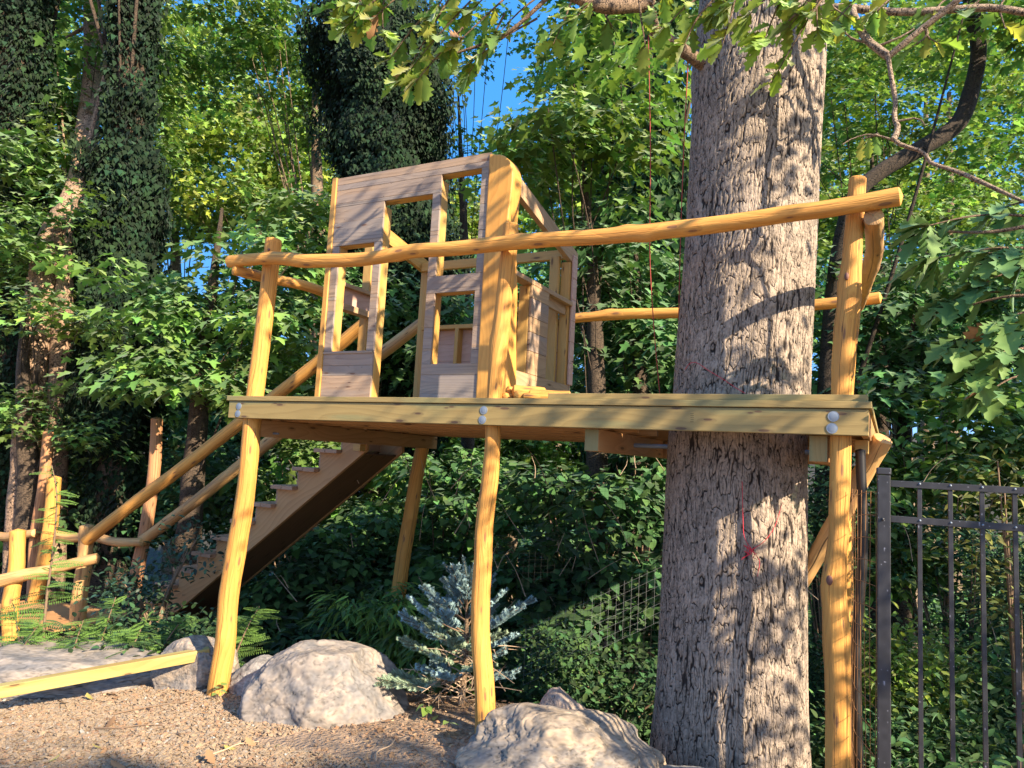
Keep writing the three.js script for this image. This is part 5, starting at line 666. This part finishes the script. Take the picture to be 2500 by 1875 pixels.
{ const b = at(95, 1400, 6.6); b.y = groundY(b.x, b.z); feathery('sapling', 'slender hemlock like sapling with feathery sprays before the left log fence', 'sapling', [b, at(100, 1300, 6.6), at(118, 1160, 6.6), at(122, 1060, 6.6), at(112, 1005, 6.6)], [0.014, 0.012, 0.009, 0.004], 64, 2500, [hem, hem, hemDark]);
  [[210, 1380, 6.7, 250, 1290, 'ferny low bush at the foot of the sapling'], [60, 1370, 6.5, 30, 1310, 'ferny low bush under the left end of the log rail'], [330, 1400, 6.6, 400, 1330, 'ferny sunlit bush arching toward the lower stair treads'], [150, 1400, 6.4, 180, 1340, 'small ferny clump behind the flat slab rock'], [440, 1390, 6.7, 500, 1330, 'ferny clump beside the right end of the timber'], [270, 1390, 6.5, 320, 1330, 'bright ferny clump in front of the hollow log post'], [20, 1390, 6.4, 90, 1340, 'ferny clump at the very left edge behind the slab rock'], [500, 1400, 6.6, 560, 1310, 'arching ferny spray reaching toward the left log post']].forEach(([x, y, d, x2, y2, l], i) => { const p = at(x, y, d); p.y = groundY(p.x, p.z); const q = at(x2, y2, d); feathery('fern_bush', l, 'bush', [p, p.clone().lerp(q, 0.5).add(V(0, 0.05, 0)), q], [0.01, 0.008, 0.004], 44, 2600 + i, [hem, hem, hemDark], 0.35); });
}
// small broad-leaved weeds
const heartG = leafGeo('heart'), ovalG = leafGeo('oval'), weedM = noVC(M.lime), laurelM = noVC(leafMat(0.09, 0.18, 0.04, 0.3, 0.45));
function weed(label, p, n, size, geo, mat, name = 'weed') { const t = thing(name, label, 'plant', p), r = rng(Math.round(p.x * 100) + 3000); const G = []; for (let i = 0; i < n; i++) { const a = i * 2.4 + r(), h = 0.03 + size * (0.4 + r()), q = V(Math.sin(a) * size * 0.4, h, Math.cos(a) * size * 0.4); G.push(logGeo([V(0, -0.01, 0), q.clone().multiplyScalar(0.6), q], [0.002, 0.0015, 0.001], { sides: 4, step: 0.02 }).translate(p.x, p.y, p.z)); const m = put(new THREE.Mesh(geo, mat)); m.name = 'leaf'; m.applyMatrix4(mat4(q, [-0.2 + 0.7 * r(), a, (r() - 0.5) * 0.6], size * (0.7 + 0.5 * r()))); t.add(m); } part('stem', G, M.twig, t); return t; }
const onG = (x, z) => V(x, groundY(x, z), z);
weed('small bright green weed at the foot of the left log post', onG(0.2, 0.02), 5, 0.06, heartG, weedM);
weed('light green weed under the bare spruce twigs left of the middle post', onG(1.98, -0.2), 6, 0.065, heartG, weedM);
weed('leafy green weed just right of the middle log post foot', onG(2.72, -0.42), 11, 0.06, heartG, weedM);
weed('tiny weed on the soil beside the pitted boulder', onG(2.28, 0.0), 4, 0.05, heartG, weedM);
[[2095, 1668, 2.5, 'leftmost glossy laurel tip at the bottom edge under the pickets'], [2150, 1664, 2.45, 'middle glossy laurel tip at the bottom edge under the pickets'], [2205, 1662, 2.4, 'rightmost glossy laurel tip in the bottom right corner'], [1762, 1668, 3.2, 'pale laurel tip at the bottom edge beside the right log post']].forEach(([x, y, d, l]) => { const p = at(x, y + 60, d); weed(l, p, 6, 0.07, ovalG, laurelM, 'laurel'); });
// ------------------------------------------------------------------ iron fence, wire meshes
{
  const P0 = at(1909, 1330, 3.1), dir = V(at(2212, 1330, 2.905).x - P0.x, 0, at(2212, 1330, 2.905).z - P0.z).normalize(), t = thing('iron_fence', 'black metal picket fence panel beside the right log post', 'fence', V(P0.x, 0.2, P0.z)), ang = Math.atan2(-dir.z, dir.x);
  const F = (x0, x1, y0, y1, z0, z1, r = 0.002) => board(x0, x1, y0, y1, z0, z1, { r, grain: 1 }).scale(1, 1, 1).rotateY(ang).translate(P0.x, 0, P0.z);
  const post = part('post', F(-0.0255, 0.0255, -0.1, 1.80, -0.0255, 0.0255, 0.004), M.iron, t); part('post_cap', F(-0.0285, 0.0285, 1.801, 1.832, -0.0285, 0.0285, 0.006), M.iron, post);
  const slope = -0.0; for (const [y, n] of [[1.765, 'rail'], [1.613, 'rail']]) part(n, F(0.026, 0.82, y - 0.014, y + 0.014, -0.014, 0.014), M.iron, t); part('rail', F(0.026, 0.82, 0.36, 0.388, -0.014, 0.014), M.iron, t);
  for (let i = 0; i < 6; i++) { const x = 0.137 + i * 0.114; part('picket', F(x - 0.0085, x + 0.0085, 0.25, 1.75, -0.0085, 0.0085, 0.0015), M.iron, t); for (const y of [1.768, 1.613]) if (i < 5) part('screw', new THREE.SphereGeometry(0.005, 8, 6).translate(x, y + 0.002, 0.0145).rotateY(ang).translate(P0.x, 0, P0.z), M.zinc, t); }
  part('screw', new THREE.SphereGeometry(0.007, 8, 6).translate(-0.005, 1.61, 0.028).rotateY(ang).translate(P0.x, 0, P0.z), M.iron, t);
  // rusty welded wire between the log post and the fence post
  const w = thing('welded_wire', 'rusty welded wire mesh between the right log post and the black fence post', 'wire mesh', V(4.65, 0.2, 0.2)), A = V(4.62, 0, -0.06), Bp = V(P0.x - 0.03, 0, P0.z + 0.0), G = [], C = V(lerp(A.x, Bp.x, 0.4) - 0.02, 0, lerp(A.z, Bp.z, 0.5)), cv = (q, y) => V(0, 0, 0).addScaledVector(A, (1 - q) ** 2).addScaledVector(C, 2 * q * (1 - q)).addScaledVector(Bp, q * q).add(V(0, y, 0));
  for (let i = 0; i < 17; i++) { const y = 0.1 + i * 0.1016; G.push(logGeo([cv(0, y - 0.02), cv(0.3, y - 0.03 - 0.004 * (i % 3)), cv(0.65, y - 0.012), cv(1, y)], [0.0016], { sides: 5, step: 0.05, wob: 0 }).clone()); }
  for (let i = 0; i <= 7; i++) { const q = 0.02 + i * 0.14; G.push(logGeo([cv(q, 0), cv(q, 0.6), cv(q, 1.2), cv(q, 1.74)].map((p, k) => p.add(V(0.004 * Math.sin(k * 3 + i), -0.015, 0))), [0.0016], { sides: 5, step: 0.2, wob: 0 })); }
  part('wire', G, M.rust, w);
  const s = part('tarred_stake', log2(V(4.652, -0.1, -0.2), V(4.655, 1.93, -0.2), 0.028, 0.026, { seed: 66 }), M.tar, null); tag(s, 'thin black tarred stake tight behind the right log post', 'stake');
}
{ // wire netting down the slope
  const mesh = (name, label, P, Q, h, dx, dy, rr, mat) => { const t = thing(name, label, 'wire mesh', P.clone()), G = [], L = P.distanceTo(Q), n = Math.floor(L / dx), m = Math.floor(h / dy), sag = q => 0.04 * Math.sin(q * 9); for (let i = 0; i <= n; i++) { const p = P.clone().lerp(Q, i / n); p.z += sag(i / n); G.push(new THREE.CylinderGeometry(rr, rr, h, 4, 1, true).translate(p.x, p.y + h / 2, p.z)); } for (let j = 0; j <= m; j++) G.push(logGeo([0, 0.25, 0.5, 0.75, 1].map(q => { const p = P.clone().lerp(Q, q); p.y += j * dy; p.z += sag(q); return p; }), [rr], { sides: 4, step: 0.3, wob: 0 })); part('wire', G, mat, t); return t; };
  mesh('wire_fence', 'pale wire fence running down the slope behind the middle log post', at(1130, 1480, 6.1), at(1450, 1330, 6.1), 0.48, 0.075, 0.075, 0.0008, M.wire);
  mesh('deer_netting', 'fine dark netting hanging in the shade behind the deck', at(1105, 1480, 6.7), at(1420, 1480, 6.4), 2.2, 0.06, 0.06, 0.0009, M.net);
}
// ------------------------------------------------------------------ cords
tag(part('cord', logGeo([at(1400, 60, 4.75), at(1405, 330, 4.85), at(1404, 560, 4.95), at(1412, 700, 5.0), at(1426, 860, 5.05)], [0.0035], { sides: 6, step: 0.1, wob: 0.02 }), M.cord, null), 'long thin red cord hanging from the left oak limb down to the deck', 'cord', null);
tag(part('cord', logGeo([at(1487, 120, 4.95), at(1478, 300, 4.98), at(1470, 520, 5.0), at(1464, 780, 5.05), at(1462, 860, 5.1)], [0.0035], { sides: 6, step: 0.1, wob: 0.02 }), M.cord, null), 'shorter thin red cord hanging right beside the oak trunk', 'cord', null);
{ const on = (x, y) => { const d = at(x, y, 1).sub(CAM).normalize(), o = CAM.clone().sub(V(3.885, 0, -0.85)); const a = d.x * d.x + d.z * d.z, b = 2 * (o.x * d.x + o.z * d.z), R = 0.485 - 0.01, c = o.x * o.x + o.z * o.z - R * R, q = (-b - Math.sqrt(Math.max(0, b * b - 4 * a * c))) / (2 * a); return CAM.clone().addScaledVector(d, q); };
  const tube = (P) => logGeo(P.map(p => on(...p)), [0.002], { sides: 5, step: 0.02, wob: 0.05 });
  tag(part('red_string', [tube([[1480, 798], [1490, 785], [1503, 783], [1530, 800], [1560, 818], [1590, 838], [1610, 850]])], M.redString, null), 'thin red string draped across the trunk just above the deck', 'string');
  const K = []; const r = rng(12); for (let i = 0; i < 9; i++) K.push(tube([[1616 + r() * 16, 1180 + r() * 14], [1610 + r() * 40 - 10, 1175 + r() * 26], [1600 + r() * 50, 1190 + r() * 20]]));
  tag(part('red_string', [tube([[1603, 1040], [1605, 1120], [1608, 1160], [1622, 1186]]), tube([[1690, 1085], [1672, 1140], [1650, 1170], [1622, 1188]]), tube([[1622, 1188], [1640, 1210], [1636, 1245]]), ...K], M.redString, null), 'knotted red string tangle on the trunk below the deck', 'string'); }
renderer.render(scene, camera);
